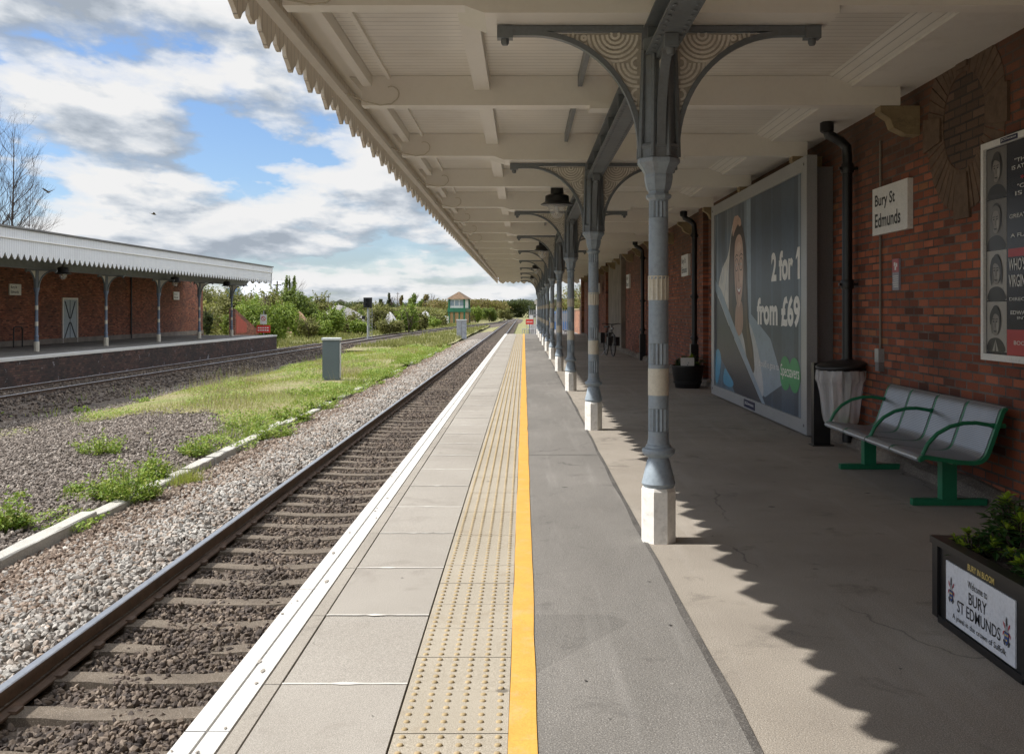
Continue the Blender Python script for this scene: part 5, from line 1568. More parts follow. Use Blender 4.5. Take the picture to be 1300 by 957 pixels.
for z0 in (.08, 1.08):
    for sg in (-1, 1):
        a = (sm_+sg*.05, z0+.02 if z0 < 1 else z0+.9); b = (sm_+sg*hwid, z0+.9 if z0 < 1 else z0+.05)
        if z0 < 1: a, b = (sm_+sg*.06, z0+.88), (sm_+sg*hwid, z0+.02)
        else: a, b = (sm_+sg*.06, z0+.05), (sm_+sg*hwid*.8, z0+.88)
        mb.prism([(a[0]-.035, a[1]), (a[0]+.035, a[1]), (b[0]+.035, b[1]), (b[0]-.035, b[1])], lambda p, q, d: (d, p, q), fx+.021, fx+.04)
mb.box(fx+.0205, fx+.03, sm_-.015, sm_+.015, 0, 2.03)
mb.build('door_brace', M['darkslat'], dr)
for e in (0, 1):
    pass
def far_sign(px, label):
    s_ = wall_s(px)
    t = lthing('name_sign', label, 'sign', FW+.01, s_, 2.42, 'station name signs on the far wall')
    MB().box(0, .05, -.47, .47, -.24, .24).build('board', M['sign_white'], t)
    mb = MB(); f = lambda u, v: (.0515, u, v)
    put_text(mb, 'Bury St', -.38, .12, .02, .16, f, 0, .02); put_text(mb, 'Edmunds', -.38, .26, -.16, -.03, f, 0, .02)
    mb.build('lettering', M['sign_text'], t)
far_sign(18, 'white station name sign on the far wall beside the black hoop')
far_sign(223, 'white station name sign near the end of the far brick wall')
# black hoop rail
s_ = wall_s(12)
t = lthing('bike_hoop', 'black tubular hoop standing by the far brick wall', 'bike hoop', FW+.9, s_-1.0, 0)
pts = [(0,-.35,0), (0,-.35,.72), (0,-.31,.81), (0,-.22,.85), (0,.22,.85), (0,.31,.81), (0,.35,.72), (0,.35,0)]
MB().tube(pts, .03, 8).build('hoop', M['black'], t)
# brick ramp wall past the building
t = lthing('ramp_wall', 'low sloping brick wall with red face beyond the far building', 'wall', -4.2, 36.2, 0)
MB().prism([(0,-.2),(0,1.65),(1.0,1.35),(5.5,.1),(5.5,-.2)], lambda a, b, d: (d, a, b), -.2, .2).build('wall', M['brick_far'], t)
MB().prism([(.25,.0),(.25,1.3),(1.0,1.08),(2.6,.62),(2.6,.0)], lambda a, b, d: (d, a, b), .201, .215).build('red_panel', paint('red_brick_face', (.40,.085,.055), .8, .2), t)

# canopy of the far platform
fc = lthing('platform_canopy', 'white boarded canopy with scalloped edge over the far platform', 'canopy', -2, 4, 3.2)
def fpart(mb, name, mat):
    o = mb.build(name, mat, fc); o.location = (2, -4, -3.2); return o
FE = 32.3
def fval(fn, s0, s1):
    mb = MB(); pts = []; s = s0
    while s < s1-.4:
        for a, z in ((0, 3.20), (.03, 3.20), (.10, 3.27), (.19, 3.40), (.21, 3.40), (.30, 3.27), (.37, 3.20)):
            pts.append((s+a, z))
        s += .40
    V = []; Fc = []
    for a, z in pts: V += [fn(a, 0, z), fn(a, 0, 3.90), fn(a, .03, z), fn(a, .03, 3.90)]
    for i in range(len(pts)-1):
        b = i*4; c = b+4
        Fc += [(b, c, c+1, b+1), (b+2, b+3, c+3, c+2), (b, b+2, c+2, c), (b+1, c+1, c+3, b+3)]
    e = (len(pts)-1)*4; Fc += [(0, 1, 3, 2), (e, e+2, e+3, e+1)]
    return mb.add(V, Fc)
fpart(fval(lambda s, d, z: (-.40-d, s, z), -26, FE), 'valance', M['valance_white'])
fpart(fval(lambda s, d, z: (-.42-s, FE-.05-d, z), 0, 5.6), 'end_valance', M['valance_white'])
fpart(MB().box(-.45, -.385, -26, FE, 3.885, 4.20), 'fascia', M['valance_white'])
fpart(MB().box(-.383, -.36, -26, FE, 3.86, 3.89), 'fascia_bead', M['greywhite'])
mb = MB(); mb.add([(-.33,-26,4.21),(-.33,FE+.05,4.21),(-6.4,FE+.05,4.45),(-6.4,-26,4.45),(-.33,-26,4.27),(-.33,FE+.05,4.27),(-6.4,FE+.05,4.52),(-6.4,-26,4.52)], [(0,1,2,3),(4,7,6,5),(0,4,5,1),(1,5,6,2),(2,6,7,3),(3,7,4,0)])
fpart(mb, 'roof', M['lead'])
fpart(MB().box(-6.3, -.46, -26, FE-.1, 3.78, 3.82), 'ceiling', M['ceiling'])
mb = MB(); mb.box(-2.1, -1.9, -26, FE-.1, 3.05, 3.09); mb.box(-2.03, -1.97, -26, FE-.1, 3.091, 3.4)
fpart(mb, 'girder', M['iron_dark'])
s = 0.4-5.76*4
while s < FE-.3:
    fpart(MB().box(-6.0, -.47, s-.06, s+.06, 3.41, 3.77), 'joist', M['cream']); s += 2.88
def far_column(s_, label):
    t = lthing('canopy_column', label, 'column', -2.0, s_, 0, 'iron columns along the far platform')
    MB().lathe([(.10, 0), (.10, .35), (.09, .37)], 8, smooth=False, phase=.5).build('foot', M['band'], t)
    MB().lathe([(.09, .37), (.065, .5), (.085, .56), (.06, .62), (.055, 2.1), (.075, 2.13), (.06, 2.16), (.11, 2.32), (.11, 2.36)], 16).build('shaft', paint('far_column_blue', (.16,.20,.27), .45, .15, 2.0) if 'farblue' not in M else M['farblue'], t)
    for z in (.95, 1.55): MB().lathe([(.0605, z), (.0605, z+.16)], 16).build('painted_band', M['band'], t)
    MB().lathe([(.10, 2.36), (.09, 3.04)], 8, smooth=False, phase=.5).build('bracket_post', M['iron_dark'], t)
    for dv, rt, tip in (((0,-1,0), .62, .75), ((0,1,0), .62, .75), ((1,0,0), .62, .75)):
        b = bracket(dv, .095, rt, tip, 2.38, 3.0).build('bracket', M['iron_dark'], t)
        d = Vector(dv); n_ = Vector((-d.y, d.x, 0))
        cur = arc_curve(rt, 2.985, .1, 2.40, 12)
        V = [((d*.09+n_*.006).x, (d*.09+n_*.006).y, 2.995)]+[((d*r+n_*.006).x, (d*r+n_*.006).y, z) for r, z in cur]
        V2 = [((d*.09-n_*.006).x, (d*.09-n_*.006).y, 2.995)]+[((d*r-n_*.006).x, (d*r-n_*.006).y, z) for r, z in cur]
        m_ = len(V); mb = MB()
        for i in range(1, m_-1): mb.add([V[0], V[i], V[i+1]], [(0,1,2)]); mb.add([V2[0], V2[i+1], V2[i]], [(0,1,2)])
        mb.build('filigree_panel', M['filigree'], b)
    return t
M['farblue'] = paint('far_column_blue', (.16,.20,.27), .45, .15, 2.0)
def col_s(px):
    k = (px-VX)/F; p = OL+ux*(-2.0)
    return (k*p.y-p.x)/(uy.x-k*uy.y)
fl = ['slender iron column on the far platform in front of the wall between black hoop and door', 'slender iron column on the far platform just past the grey door', 'slender iron column on the far platform midway between door and second name sign',
      'slender iron column on the far platform level with the end of the brick wall', 'slender iron column on the far platform standing clear against the bushes']
fcol = far_column(col_s(46.3), fl[0])
for k, px in enumerate((134.6, 201.4, 253, 294)):
    c = copy_tree(fcol); c.location = LW(-2.0, col_s(px)); c['label'] = fl[k+1]
def far_lamp(px, label):
    k = (px-VX)/F; p = OL+ux*(-1.6); s_ = (k*p.y-p.x)/(uy.x-k*uy.y)
    t = lthing('pendant_lamp', label, 'lamp', -1.6, s_, 2.92, 'pendant lamps under the far canopy')
    MB().tube([(0,0,.3), (0,0,.86)], .02, 6).build('stem', M['black'], t)
    MB().lathe([(.30, 0), (.30, .02), (.22, .07), (.2, .25), (.08, .3)], 18).build('lamp_shade', M['black'], t)
    MB().lathe([(.05, -.2), (.13, -.12), (.15, -.004)], 14).build('glass_bowl', M['lampglass'], t)
far_lamp(80, 'black lamp under the far canopy above the grey door')
far_lamp(222, 'black lamp under the far canopy above the second name sign')
far_lamp(288, 'black lamp at the open end of the far canopy')
# trackside warning signs at the platform end
p = LW(-.6, SE-.9)
t = thing('warning_sign', 'red and white warning signs on a post at the far platform end', 'sign', p)
MB().tube([(0,.05,-.1), (0,.05,1.5)], .03, 8).build('post', M['galv'], t)
mb = MB().box(-.42, .42, -.02, .01, .15, .62, 0)
for z in (.27, .42): 
    for q in range(5): mb.box(-.34+q*.14, -.34+q*.14+.10, -.023, -.0205, z, z+.075, 1)
mb.build('red_plate', [M['red'], M['sign_white']], t)
mb = MB().box(-.2, .2, -.02, .01, .68, 1.28, 0)
V = []
for a in lin(0, 2*math.pi, 25)[:-1]: V += [(.14*math.cos(a), -.0225, 1.02+.14*math.sin(a)), (.105*math.cos(a), -.0225, 1.02+.105*math.sin(a))]
mb.add(V, [(2*i, 2*((i+1) % 24), 2*((i+1) % 24)+1, 2*i+1) for i in range(24)], 1)
mb.prism([(-.1,1.1),(-.075,1.125),(.1,.94),(.075,.915)], lambda a, b, d: (a, -.0225-d, b), 0, .001, 1)
mb.build('white_plate', [M['sign_white'], M['red'], M['sign_text']], t)

# ------------------------------------------------------------------ trackside equipment
p = at(421, 36.9); p.z = ZG
t = thing('relay_cabinet', 'tall blue grey equipment cabinet on the grass beside the kerb', 'cabinet', p, R(4))
MB().box(-.30, .30, -.25, .25, -.1, 1.45).build('case', M['cab'], t)
MB().box(-.33, .33, -.29, .29, 1.452, 1.53).build('lid', M['cabtop'], t)
MB().box(-.27, .27, -.262, -.251, .06, 1.40).build('door', M['cab'], t)
MB().box(.305, .318, -.2, .2, .1, 1.35).build('side_panel', M['cabtop'], t)  # pale panel over most of the right side of the case
p = at(586, 94); p.z = ZG
t = thing('relay_cabinet', 'pale speckled equipment cabinet in front of the signal box', 'cabinet', p)
MB().box(-.44, .44, -.3, .3, -.1, 1.58).build('case', M['cab_pale'], t); MB().box(-.48, .48, -.34, .34, 1.582, 1.68).build('lid', M['cabtop'], t)
MB().box(-.02, .02, -.312, -.301, .05, 1.5).build('door_seam', M['alu_dark'], t)
p = at(467, 88); p.z = ZG
t = thing('signal_post', 'railway colour light signal on a grey post beyond the far track', 'signal', p)
MB().tube([(0,0,-.1), (0,0,2.9)], .075, 10).build('post', M['galv'], t)
MB().box(-.25, .25, -.1, .1, -.1, .12).build('base', M['galv'], t)
MB().box(-.36, .36, -.14, .16, 2.75, 3.62).build('signal_head', M['black'], t)
mb = MB()
for z in (2.98, 3.36):
    mb.tube([(0,-.14,z), (0,-.36,z+.03)], .13, 14, cap=False)
mb.build('hood', M['black'], t)
MB().box(-.5, -.22, -.1, .1, 1.75, 2.05).build('side_unit', M['black'], t)
mb = MB(); mb.tube([(.14,.12,0), (.14,.12,2.8)], .02, 5); mb.tube([(.34,.12,0), (.34,.12,2.8)], .02, 5)
for q in range(9): mb.tube([(.14,.12,.2+q*.3), (.34,.12,.2+q*.3)], .015, 4)
mb.build('ladder', M['galv'], t)
# signal box
p = at(583, 190); p.z = ZG
t = thing('signal_box', 'green and brown timber signal box with tiled roof beside the junction', 'signal box', p, R(-12))
MB().box(-1.45, 1.45, -1.7, 1.7, -.1, 2.2).build('base_storey', M['box_brown'], t)
mb = MB()
for sx in (-1.45, 1.45):
    for sy in (-1.7, 1.7): mb.box(sx-.14, sx+.14, sy-.14, sy+.14, -.1, 4.6)
for sx in (-.5, .5): mb.box(sx-.1, sx+.1, -1.84, -1.72, -.1, 2.95)
mb.build('green_posts', M['box_green'], t)
MB().box(-1.7, 1.7, -1.95, 1.95, 2.21, 2.95).build('balcony', M['box_green'], t)
cbx = MB().box(-1.36, 1.36, -1.6, 1.6, 2.96, 4.6).build('cabin', M['sign_white'], t)
for sx in (-.9, 0, .9): MB().box(sx-.38, sx+.38, -1.63, -1.605, 3.35, 4.4).build('window', M['glass'], t)
mb = MB(); mb.add([(-1.9,-2.1,4.6),(1.9,-2.1,4.6),(1.9,2.1,4.6),(-1.9,2.1,4.6),(0,-.5,5.95),(0,.5,5.95)], [(0,1,4),(1,2,5,4),(2,3,5),(3,0,4,5),(0,3,2,1)])
mb.build('roof', M['tile_roof'], t)
mb = MB()
for q in range(10): mb.box(1.75, 2.5, -1.6+q*.3, -1.42+q*.3, 2.6-q*.26, 2.66-q*.26)
mb.build('stairs', M['box_brown'], t)
# white plastic storage tank by the signal box
p = at(564, 185); p.z = ZG
t = thing('storage_container', 'small white storage container beside the signal box', 'container', p)
MB().box(-.75, .75, -.8, .8, .0, 1.5).build('body', M['sign_white'], t); MB().box(-.4, .35, -.815, -.801, .25, 1.0).build('opening', M['alu_dark'], t)

# ------------------------------------------------------------------ heaps
def heap(label, px, Y, wpx, top_py, mat, seed, dp=None):
    g = random.Random(seed); p = at(px, Y); wd = wpx*Y/F; top = H-(top_py-VY)*Y/F-ZG; dp = dp or wd*.8
    V = [(0,0,top)]; n, m = 28, 8
    for i in range(1, m+1):
        q = i/m
        for j_ in range(n):
            a = 6.283*j_/n; r = q*(1+.13*math.sin(a*3+seed)+.08*math.sin(a*5+2*seed))
            z = top*(.55*(1-q)+.45*.5*(1+math.cos(math.pi*q)))*(1+.12*q*math.sin(a*4+seed+q*3)) if i < m else -.2
            V.append((math.cos(a)*r*wd/2, math.sin(a)*r*dp/2, z))
    mb = MB(); Fc = [(0, 1+j_, 1+(j_+1) % n) for j_ in range(n)]
    for i in range(m-1):
        for j_ in range(n): Fc.append((1+i*n+j_, 1+(i+1)*n+j_, 1+(i+1)*n+(j_+1) % n, 1+i*n+(j_+1) % n))
    mb.add(V, Fc, 0, True); o = mb.build('gravel_heap', mat, None, (p.x, Y, ZG))
    return tag(o, label, 'gravel heap')
heap('long grey gravel heap behind the scrub left of the signal', 430, 135, 110, 387, M['st_heap'], 1)
heap('reddish sand heap between the bushes past the far platform', 379, 112, 46, 394.5, M['st_red'], 2)
heap('small white aggregate heap among scrub right of the signal', 495, 150, 36, 396, M['st_white'], 3)
heap('white aggregate heap beside the signal box', 540, 185, 40, 394.5, M['st_white'], 4, 3)

# ------------------------------------------------------------------ vegetation on the left
def shrub_px(name, label, cat, px, Y, wpx, top_py, mat, n, leaf, seed, nblob=10, zb=ZG-.05, dp=None, group='bushes beyond the far track'):
    p = at(px, Y); ht = (H-(top_py-VY)*Y/F-zb)*1.1; wd = wpx*Y/F*1.15
    return shrub(name, label, cat, p.x, Y, zb, wd, dp or wd*.8, ht, mat, n, leaf, group, seed, nblob)
shrub_px('bush', 'big rounded bright green bush just past the far platform signs', 'bush', 334, 76, 92, 381, M['leaf_bright'], 15000, .17, 41, 16)
shrub_px('bush', 'dark green bush low behind the last far platform column', 'bush', 300, 72, 36, 398, M['leaf_bush'], 5000, .15, 42, 9)
shrub_px('bush', 'wide olive hedge bush seen under the far canopy end', 'bush', 305, 92, 84, 366, M['leaf_olive'], 12000, .20, 43, 14)
shrub_px('bush', 'tall green bush mass under the pair of poplars', 'bush', 374, 118, 70, 366, M['leaf_bush'], 14000, .26, 44, 16)
shrub_px('bush', 'brownish green bush sloping down behind the red sand heap', 'bush', 398, 126, 40, 372, M['leaf_olive'], 7000, .26, 45, 9)
shrub_px('bush', 'pale green scrub between the tall cabinet and the signal', 'bush', 418, 98, 62, 391, M['leaf_bright'], 9000, .19, 46, 12)
shrub_px('bush', 'straggly light green scrub bush against the red heap', 'bush', 392, 90, 34, 404, M['leaf_olive'], 5000, .17, 47, 8)
shrub_px('bush', 'leafy green bush right of the signal', 'bush', 518, 112, 36, 387, M['leaf_bright'], 6500, .2, 48, 10)
shrub_px('bush', 'olive bush directly behind the signal post', 'bush', 478, 118, 36, 390, M['leaf_olive'], 6000, .2, 49, 9)
shrub_px('bush', 'low olive scrub between signal and round green bush', 'bush', 495, 104, 40, 405, M['leaf_olive'], 5000, .17, 50, 9)
shrub_px('bush', 'low scrub in front of the white heap', 'bush', 548, 150, 34, 401, M['leaf_bright'], 4500, .22, 51, 9)
shrub_px('bush', 'yellow green bush right of the signal box', 'bush', 604, 215, 20, 391, M['leaf_bright'], 4000, .3, 52, 8)
shrub_px('bush', 'dark green bush along the line past the signal box', 'bush', 622, 225, 24, 391, M['leaf_bush'], 4500, .3, 53, 8)
shrub_px('bush', 'ochre scrub on the bank beside the signal box steps', 'bush', 640, 260, 22, 392, M['leaf_olive'], 3500, .32, 54, 7)
shrub_px('bush', 'dark evergreen bush under the far canopy beside the brick wall', 'bush', 262, 84, 18, 387, M['leaf_dark'], 3000, .16, 55, 6)
shrub_px('reed_bed', 'yellow reeds behind the brick ramp wall', 'reeds', 262, 100, 34, 376, M['reed'], 4500, .3, 56, 8, group=None)
shrub_px('bush', 'hazy olive thicket in the gap under the far canopy', 'bush', 265, 140, 50, 362, M['leaf_olive'], 6000, .3, 57, 9)
for i, (px, Y, wpx, top, mt, n) in enumerate(((352, 84, 40, 402, 'leaf_bright', 4500), (440, 108, 40, 399, 'leaf_olive', 5000), (458, 100, 30, 407, 'leaf_bright', 3500), (378, 96, 30, 408, 'leaf_bright', 3500), (532, 125, 30, 398, 'leaf_olive', 4000),
        (556, 165, 26, 396, 'leaf_olive', 3500), (575, 230, 26, 390, 'leaf_olive', 3500), (410, 140, 50, 384, 'leaf_olive', 6000), (450, 150, 50, 391, 'leaf_bush', 6000), (505, 170, 40, 389, 'leaf_olive', 5000), (470, 190, 60, 386, 'leaf_olive', 6000), (335, 112, 60, 369, 'leaf_olive', 8000))):
    shrub_px('bush', ('low pale scrub clump at the foot of the big rounded bush', 'olive scrub on the near slope of the long grey heap', 'low green scrub clump left of the signal foot', 'green scrub clump below the red sand heap', 'olive scrub clump right of the leafy green bush',
        'olive scrub below the white heap by the signal box', 'olive scrub behind the signal box', 'olive thicket behind the left end of the grey heap', 'green thicket behind the right end of the grey heap', 'olive thicket behind the small white heap', 'long olive thicket on the horizon behind the signal', 'olive thicket filling the gap left of the poplars')[i],
        'bush', px, Y, wpx, top, M[mt], n, .16+Y*.0006, 120+i, 9)
# poplars, field trees, woods
for px, lb, hh_, sd in ((363.5, 'thin poplar at the left of the pair above the bushes', 348.5, 1), (373, 'thin poplar at the right of the pair above the bushes', 351.5, 2), (367, 'slim poplar top between the pair of poplars', 353, 3)):
    Y = 150; p = at(px, Y); ht = H-(hh_-VY)*Y/F-ZG
    tree('poplar_tree', lb, 'tree', p.x, Y, ZG, 1.15, ht, M['leaf_bush'], 2200, .24, 'poplars behind the bushes', 60+sd, .12, 16, .09, .9)
k = 0
for px, Y, wpx, top, mt, lb in ((524, 320, 20, 373.5, 'leaf_bush', 'round green field tree on the skyline left of the signal box'), (494, 330, 8, 373, 'leaf_dark', 'small dark tree on the skyline behind the signal'), (510, 340, 9, 375, 'leaf_brown', 'brown budding tree on the skyline beside the round green tree'),
     (540, 330, 14, 370, 'leaf_brown', 'bare rounded tree standing highest on the skyline'), (483, 340, 10, 378, 'leaf_dark', 'low dark tree on the skyline above the grey heap'), (455, 350, 16, 380, 'leaf_dark', 'low broad tree on the skyline behind the signal head'), (536, 345, 16, 380, 'leaf_bush', 'low green tree on the skyline under the bare rounded tree')):
    p = at(px, Y); ht = H-(top-VY)*Y/F-ZG; k += 1
    tree('field_tree', lb, 'tree', p.x, Y, ZG, wpx*Y/F, ht, M[mt], 2600, .5, 'trees along the skyline', 80+k, .2, 9, .25)
def wood(name, label, px0, px1, Y, dY, top, mat, n, leaf, seed):
    g = np.random.default_rng(seed); r_ = random.Random(seed)
    x0 = (px0-VX)*Y/F; x1 = (px1-VX)*Y/F; bl = []
    m = int((x1-x0)/5)+2
    for i in range(m):
        x = x0+(x1-x0)*(i+r_.random())/m; tp = H-(top+r_.uniform(-1, 3)-VY)*Y/F-ZG; w_ = r_.uniform(4, 8)
        for q in range(3):
            hq = r_.uniform(.3, .8)
            bl.append((x+r_.uniform(-3, 3), Y+r_.uniform(0, dY), ZG+tp*hq, w_*.6, w_*.6, tp*(1-hq)*.95))
    P, N = blob_points(bl, n, g, .5)
    P = P[P[:, 2] > ZG-.2] if False else P
    o = np_mesh(name, leaf_quads(P, N, leaf, g), 4, mat)
    return tag(o, label, None, None, 'stuff')
wood('woods', 'brown budding woodland behind the signal box', 548, 622, 300, 25, 378.5, M['leaf_brown'], 16000, .6, 91)
wood('dark_woods', 'dark woodland beyond the junction', 606, 760, 380, 30, 378.5, M['leaf_dark'], 24000, .8, 92)
wood('distant_woods', 'low distant woodland along the horizon', 330, 640, 520, 40, 382.5, M['leaf_dark'], 22000, 1.0, 93)
wood('scrubland', 'olive scrub covering the rough ground beyond the far track', 430, 600, 210, 60, 389, M['leaf_olive'], 26000, .42, 94)
wood('left_woods', 'distant trees seen below the far canopy', 60, 345, 260, 30, 370, M['leaf_dark'], 12000, .7, 95)
wood('right_woods', 'distant trees behind the car park', 730, 1250, 240, 30, 362, M['leaf_brown'], 16000, .7, 96)
# bare trees behind the far canopy
def bare_tree(label, px, Y, top_py, seed, spread, r0):
    p = at(px, Y); ht = H-(top_py-VY)*Y/F-ZG; r_ = random.Random(seed)
    t = thing('bare_tree', label, 'tree', (p.x, Y, ZG), 0, 'leafless trees behind the far canopy')
    tk = MB(); br = MB()
    n = 14; pts = []; q = Vector((0,0,-.2))
    for i in range(n+1):
        pts.append(q.copy()); q = q+Vector((r_.gauss(.02, .05), r_.gauss(0, .05), ht/n))
    tk.tube(pts, [r0*(1-.93*i/n) for i in range(n+1)], 8)
    for i in range(3, n):
        for b in range(r_.choice((5, 6, 7))):
            a = r_.uniform(0, 6.28); L = ht*(.10+.15*(1-i/n))*r_.uniform(.7, 1.2)
            limb_tree(br, pts[i], Vector((math.cos(a)*spread, math.sin(a)*spread, .75)).normalized(), r0*.34*(1.1-i/n), L*.62, 3, r_, .48, 4, .2)
    tk.build('trunk', M['bark_pale'], t); br.build('branches', M['bark_pale'], t)
bare_tree('tall leafless tree rising behind the far canopy', 15, 78, 158, 5, .75, .16)
bare_tree('leafless tree at the frame edge behind the far canopy', -6, 84, 150, 6, .75, .18)
bare_tree('shorter leafless tree beside the tall one behind the far canopy', 36, 80, 225, 7, .7, .09)
# trees behind the car park
for px, Y, wpx, top, mt, sd, lb in ((726, 98, 34, 352, 'leaf_olive', 1, 'thin yellow green tree beyond the end of the station building'), (744, 110, 40, 345, 'leaf_brown', 2, 'budding tree behind the boundary brick wall'), (708, 120, 18, 372, 'leaf_olive', 3, 'small olive tree behind the palisade fence')):
    p = at(px, Y); ht = H-(top-VY)*Y/F+.55
    tree('roadside_tree', lb, 'tree', p.x, Y, -.55, wpx*Y/F, ht, M[mt], 900, .17, 'trees behind the car park', 100+sd, .25, 10, .10)

# grass
def blades(P, hgt, wid, rng, lean=.5):
    n = len(P); a = rng.uniform(0, 2*np.pi, n); d = np.stack([np.cos(a), np.sin(a), np.zeros(n)], -1)
    b = rng.uniform(0, 2*np.pi, n); e = np.stack([np.cos(b), np.sin(b), np.zeros(n)], -1)
    h = (hgt*rng.uniform(.5, 1.3, n))[:, None]; w_ = np.broadcast_to(np.asarray(wid), (n,))[:, None]
    up = np.array([0, 0, 1.0])
    return np.stack([P-d*w_*.5, P+d*w_*.5, P+up*h+e*h*lean*rng.uniform(.2, 1, (n,1))], 1)
def lumps(x, y): return np.sin(x*1.1+y*.35)+np.sin(y*.5-x*.7+1)+.7*np.sin(x*2.3+1.3)*np.sin(y*.9)
def grass_field(name, label, n, x0, x1, y0, y1, hgt, wid, mat, keep, zfn, power=1.0, thr=-9, grow=0):
    x, y = scatter(n, x0, x1, y0, y1, power)
    k = inview(x, y, -1.0) & keep(x, y) & (lumps(x, y) > thr+rng.normal(0, .6, len(x)))
    x, y = x[k], y[k]; z = vz(zfn, x, y)
    h = hgt*(1+grow*(y-20))*(1+.3*lumps(x*1.3, y*1.3)).clip(.5, 2)
    o = np_mesh(name, blades(np.stack([x, y, z], -1), h, wid*(1+grow*(y-20)), rng), 3, mat)
    return tag(o, label, None, None, 'stuff')
vn = np.vectorize(verge_near); vft = np.vectorize(far_track)
keepv = lambda x, y: (y > vn(x)+rng.normal(0, .5, len(x))) & (x > np.where(y < 50, -11.4, -11.4+(y-50)*.02)+rng.normal(0, .25, len(x))) & (x > vft(y)+2.0)
grass_field('grass', 'bright green grass on the verge between the tracks', 120000, -13.5, KX-.15, 19, 75, .055, .012, M['grass'], keepv, lambda x, y: z_yard(x, y)+.015, 1.3, -1.1, .010)
grass_field('far_grass', 'rough grass beyond the far track', 60000, -45, KX-.2, 70, 190, .24, .06, M['leaf_olive'], lambda x, y: (np.abs(x-vft(y)) > 2.0), lambda x, y: ZG, 1.4, -1.5, .002)
grass_field('dry_grass', 'straw coloured dry stalks among the grass', 9000, -11.5, KX-.8, 22, 66, .20, .010, M['drygrass'], keepv, lambda x, y: z_yard(x, y), 1.3, .2, .01)
grass_field('dry_brush', 'tangled grey brown dead stalks between gravel and grass', 2200, -11.6, -6.5, 25, 46, .42, .010, M['drygrass'], lambda x, y: (lumps(x*1.4, y*.9) > .4), lambda x, y: z_yard(x, y), 1.2, -9, .006)
grass_field('tall_weeds', 'tall weeds along the far track bank', 1800, -13.5, -9.5, 26, 70, .22, .03, M['leaf_weed'], lambda x, y: (np.abs(x-vft(y)-2.6) < .8), z_yard, 1.2, .2, .01)
grass_field('kerb_grass', 'grass sprouting along the concrete kerb', 11000, KX-1.0, KX+.18, 13, 60, .16, .014, M['leaf_weed'], lambda x, y: (np.abs(x-KX+.35) < .55) & (np.sin(y*1.3)+np.sin(y*.47+1) > .1-.03*(y-13)) & (np.abs(x-KX) > .1), lambda x, y: z_yard(min(x, KX-.2), y), 1.2, -9, .012)
def cover(name, label, n, x0, x1, y0, y1, keep, leaf, mat, hmax, power=1.3):
    x, y = scatter(n, x0, x1, y0, y1, power)
    k = inview(x, y, -1.0) & keep(x, y); x, y = x[k], y[k]
    hh_ = hmax*np.clip(lumps(x*1.9+3, y*1.6)*.5+.5, .1, 1.4)
    P = np.stack([x, y, vz(z_yard, x, y)+.02+hh_*rng.uniform(0, 1, len(x))], -1)
    N = rng.normal(0, .5, (len(x), 3))+np.array([0, -.2, 1.0]); N /= np.linalg.norm(N, axis=1, keepdims=True)
    o = np_mesh(name, leaf_quads(P, N, leaf*(1+.012*np.maximum(0, y-20)), rng, .6), 4, mat)
    return tag(o, label, None, None, 'stuff')
cover('ground_cover', 'leafy green ground cover scattered through the grass verge', 60000, -11.4, KX-.1, 20, 72, lambda x, y: keepv(x, y) & (lumps(x*1.9+3, y*1.6) > .55+rng.normal(0, .4, len(x))), .05, M['leaf_weed'], .16)
cover('kerb_weeds', 'low leafy weeds hiding stretches of the concrete kerb', 30000, KX-1.0, KX+.35, 12, 72, lambda x, y: (np.abs(x-KX+.25) < .55+.2*np.sin(y*.8)) & (np.sin(y*.62+.5)+.8*np.sin(y*1.7) > .25-.03*(y-12)), .05, M['leaf_weed'], .20)
# weeds
def weed(label, px, py, wpx, hpx, n, seed, mat='leaf_weed', leaf=.05):
    Y = (H-ZG)*F/(py-VY); p = at(px, Y); wd = wpx*Y/F; ht = hpx*Y/F
    g = np.random.default_rng(seed); r_ = random.Random(seed)
    t = thing('weed_plant', label, 'weed', (p.x, Y, z_yard(p.x, Y)), 0, 'weeds along the kerb and yard')
    mb = MB(); st = []
    for i in range(max(10, n//24)):
        a = r_.uniform(0, 6.28); q = math.sqrt(r_.random())
        e = Vector((math.cos(a)*q*wd/2, math.sin(a)*q*wd*.45, ht*(r_.uniform(.3, .8) if r_.random() < .75 else r_.uniform(.8, 1.3))*(1-.5*q)))
        mb.tube([(e.x*.55, e.y*.55, -.02), (e.x*.85, e.y*.85, e.z*.55), e], [.005, .004, .002], 3, cap=False); st.append(e)
    mb.build('stems', M[mat], t)['kind'] = 'stuff'
    S = np.array([tuple(e) for e in st]); n = int(n*.62); idx = g.integers(0, len(S), n); u = g.uniform(.25, 1.05, (n,1))
    base = S[idx]*np.concatenate([.55+.45*u, .55+.45*u, u], 1)
    P = base+g.normal(0, .035, (n,3))*np.array([1.2,1.2,.6])
    P[:, 2] = np.maximum(P[:, 2], .01)
    N = g.normal(0, .6, (n,3))+np.array([0,0,1.0]); N /= np.linalg.norm(N, axis=1, keepdims=True)
    np_mesh('leaves', leaf_quads(P, N, leaf, g, .55), 4, M[mat], t)
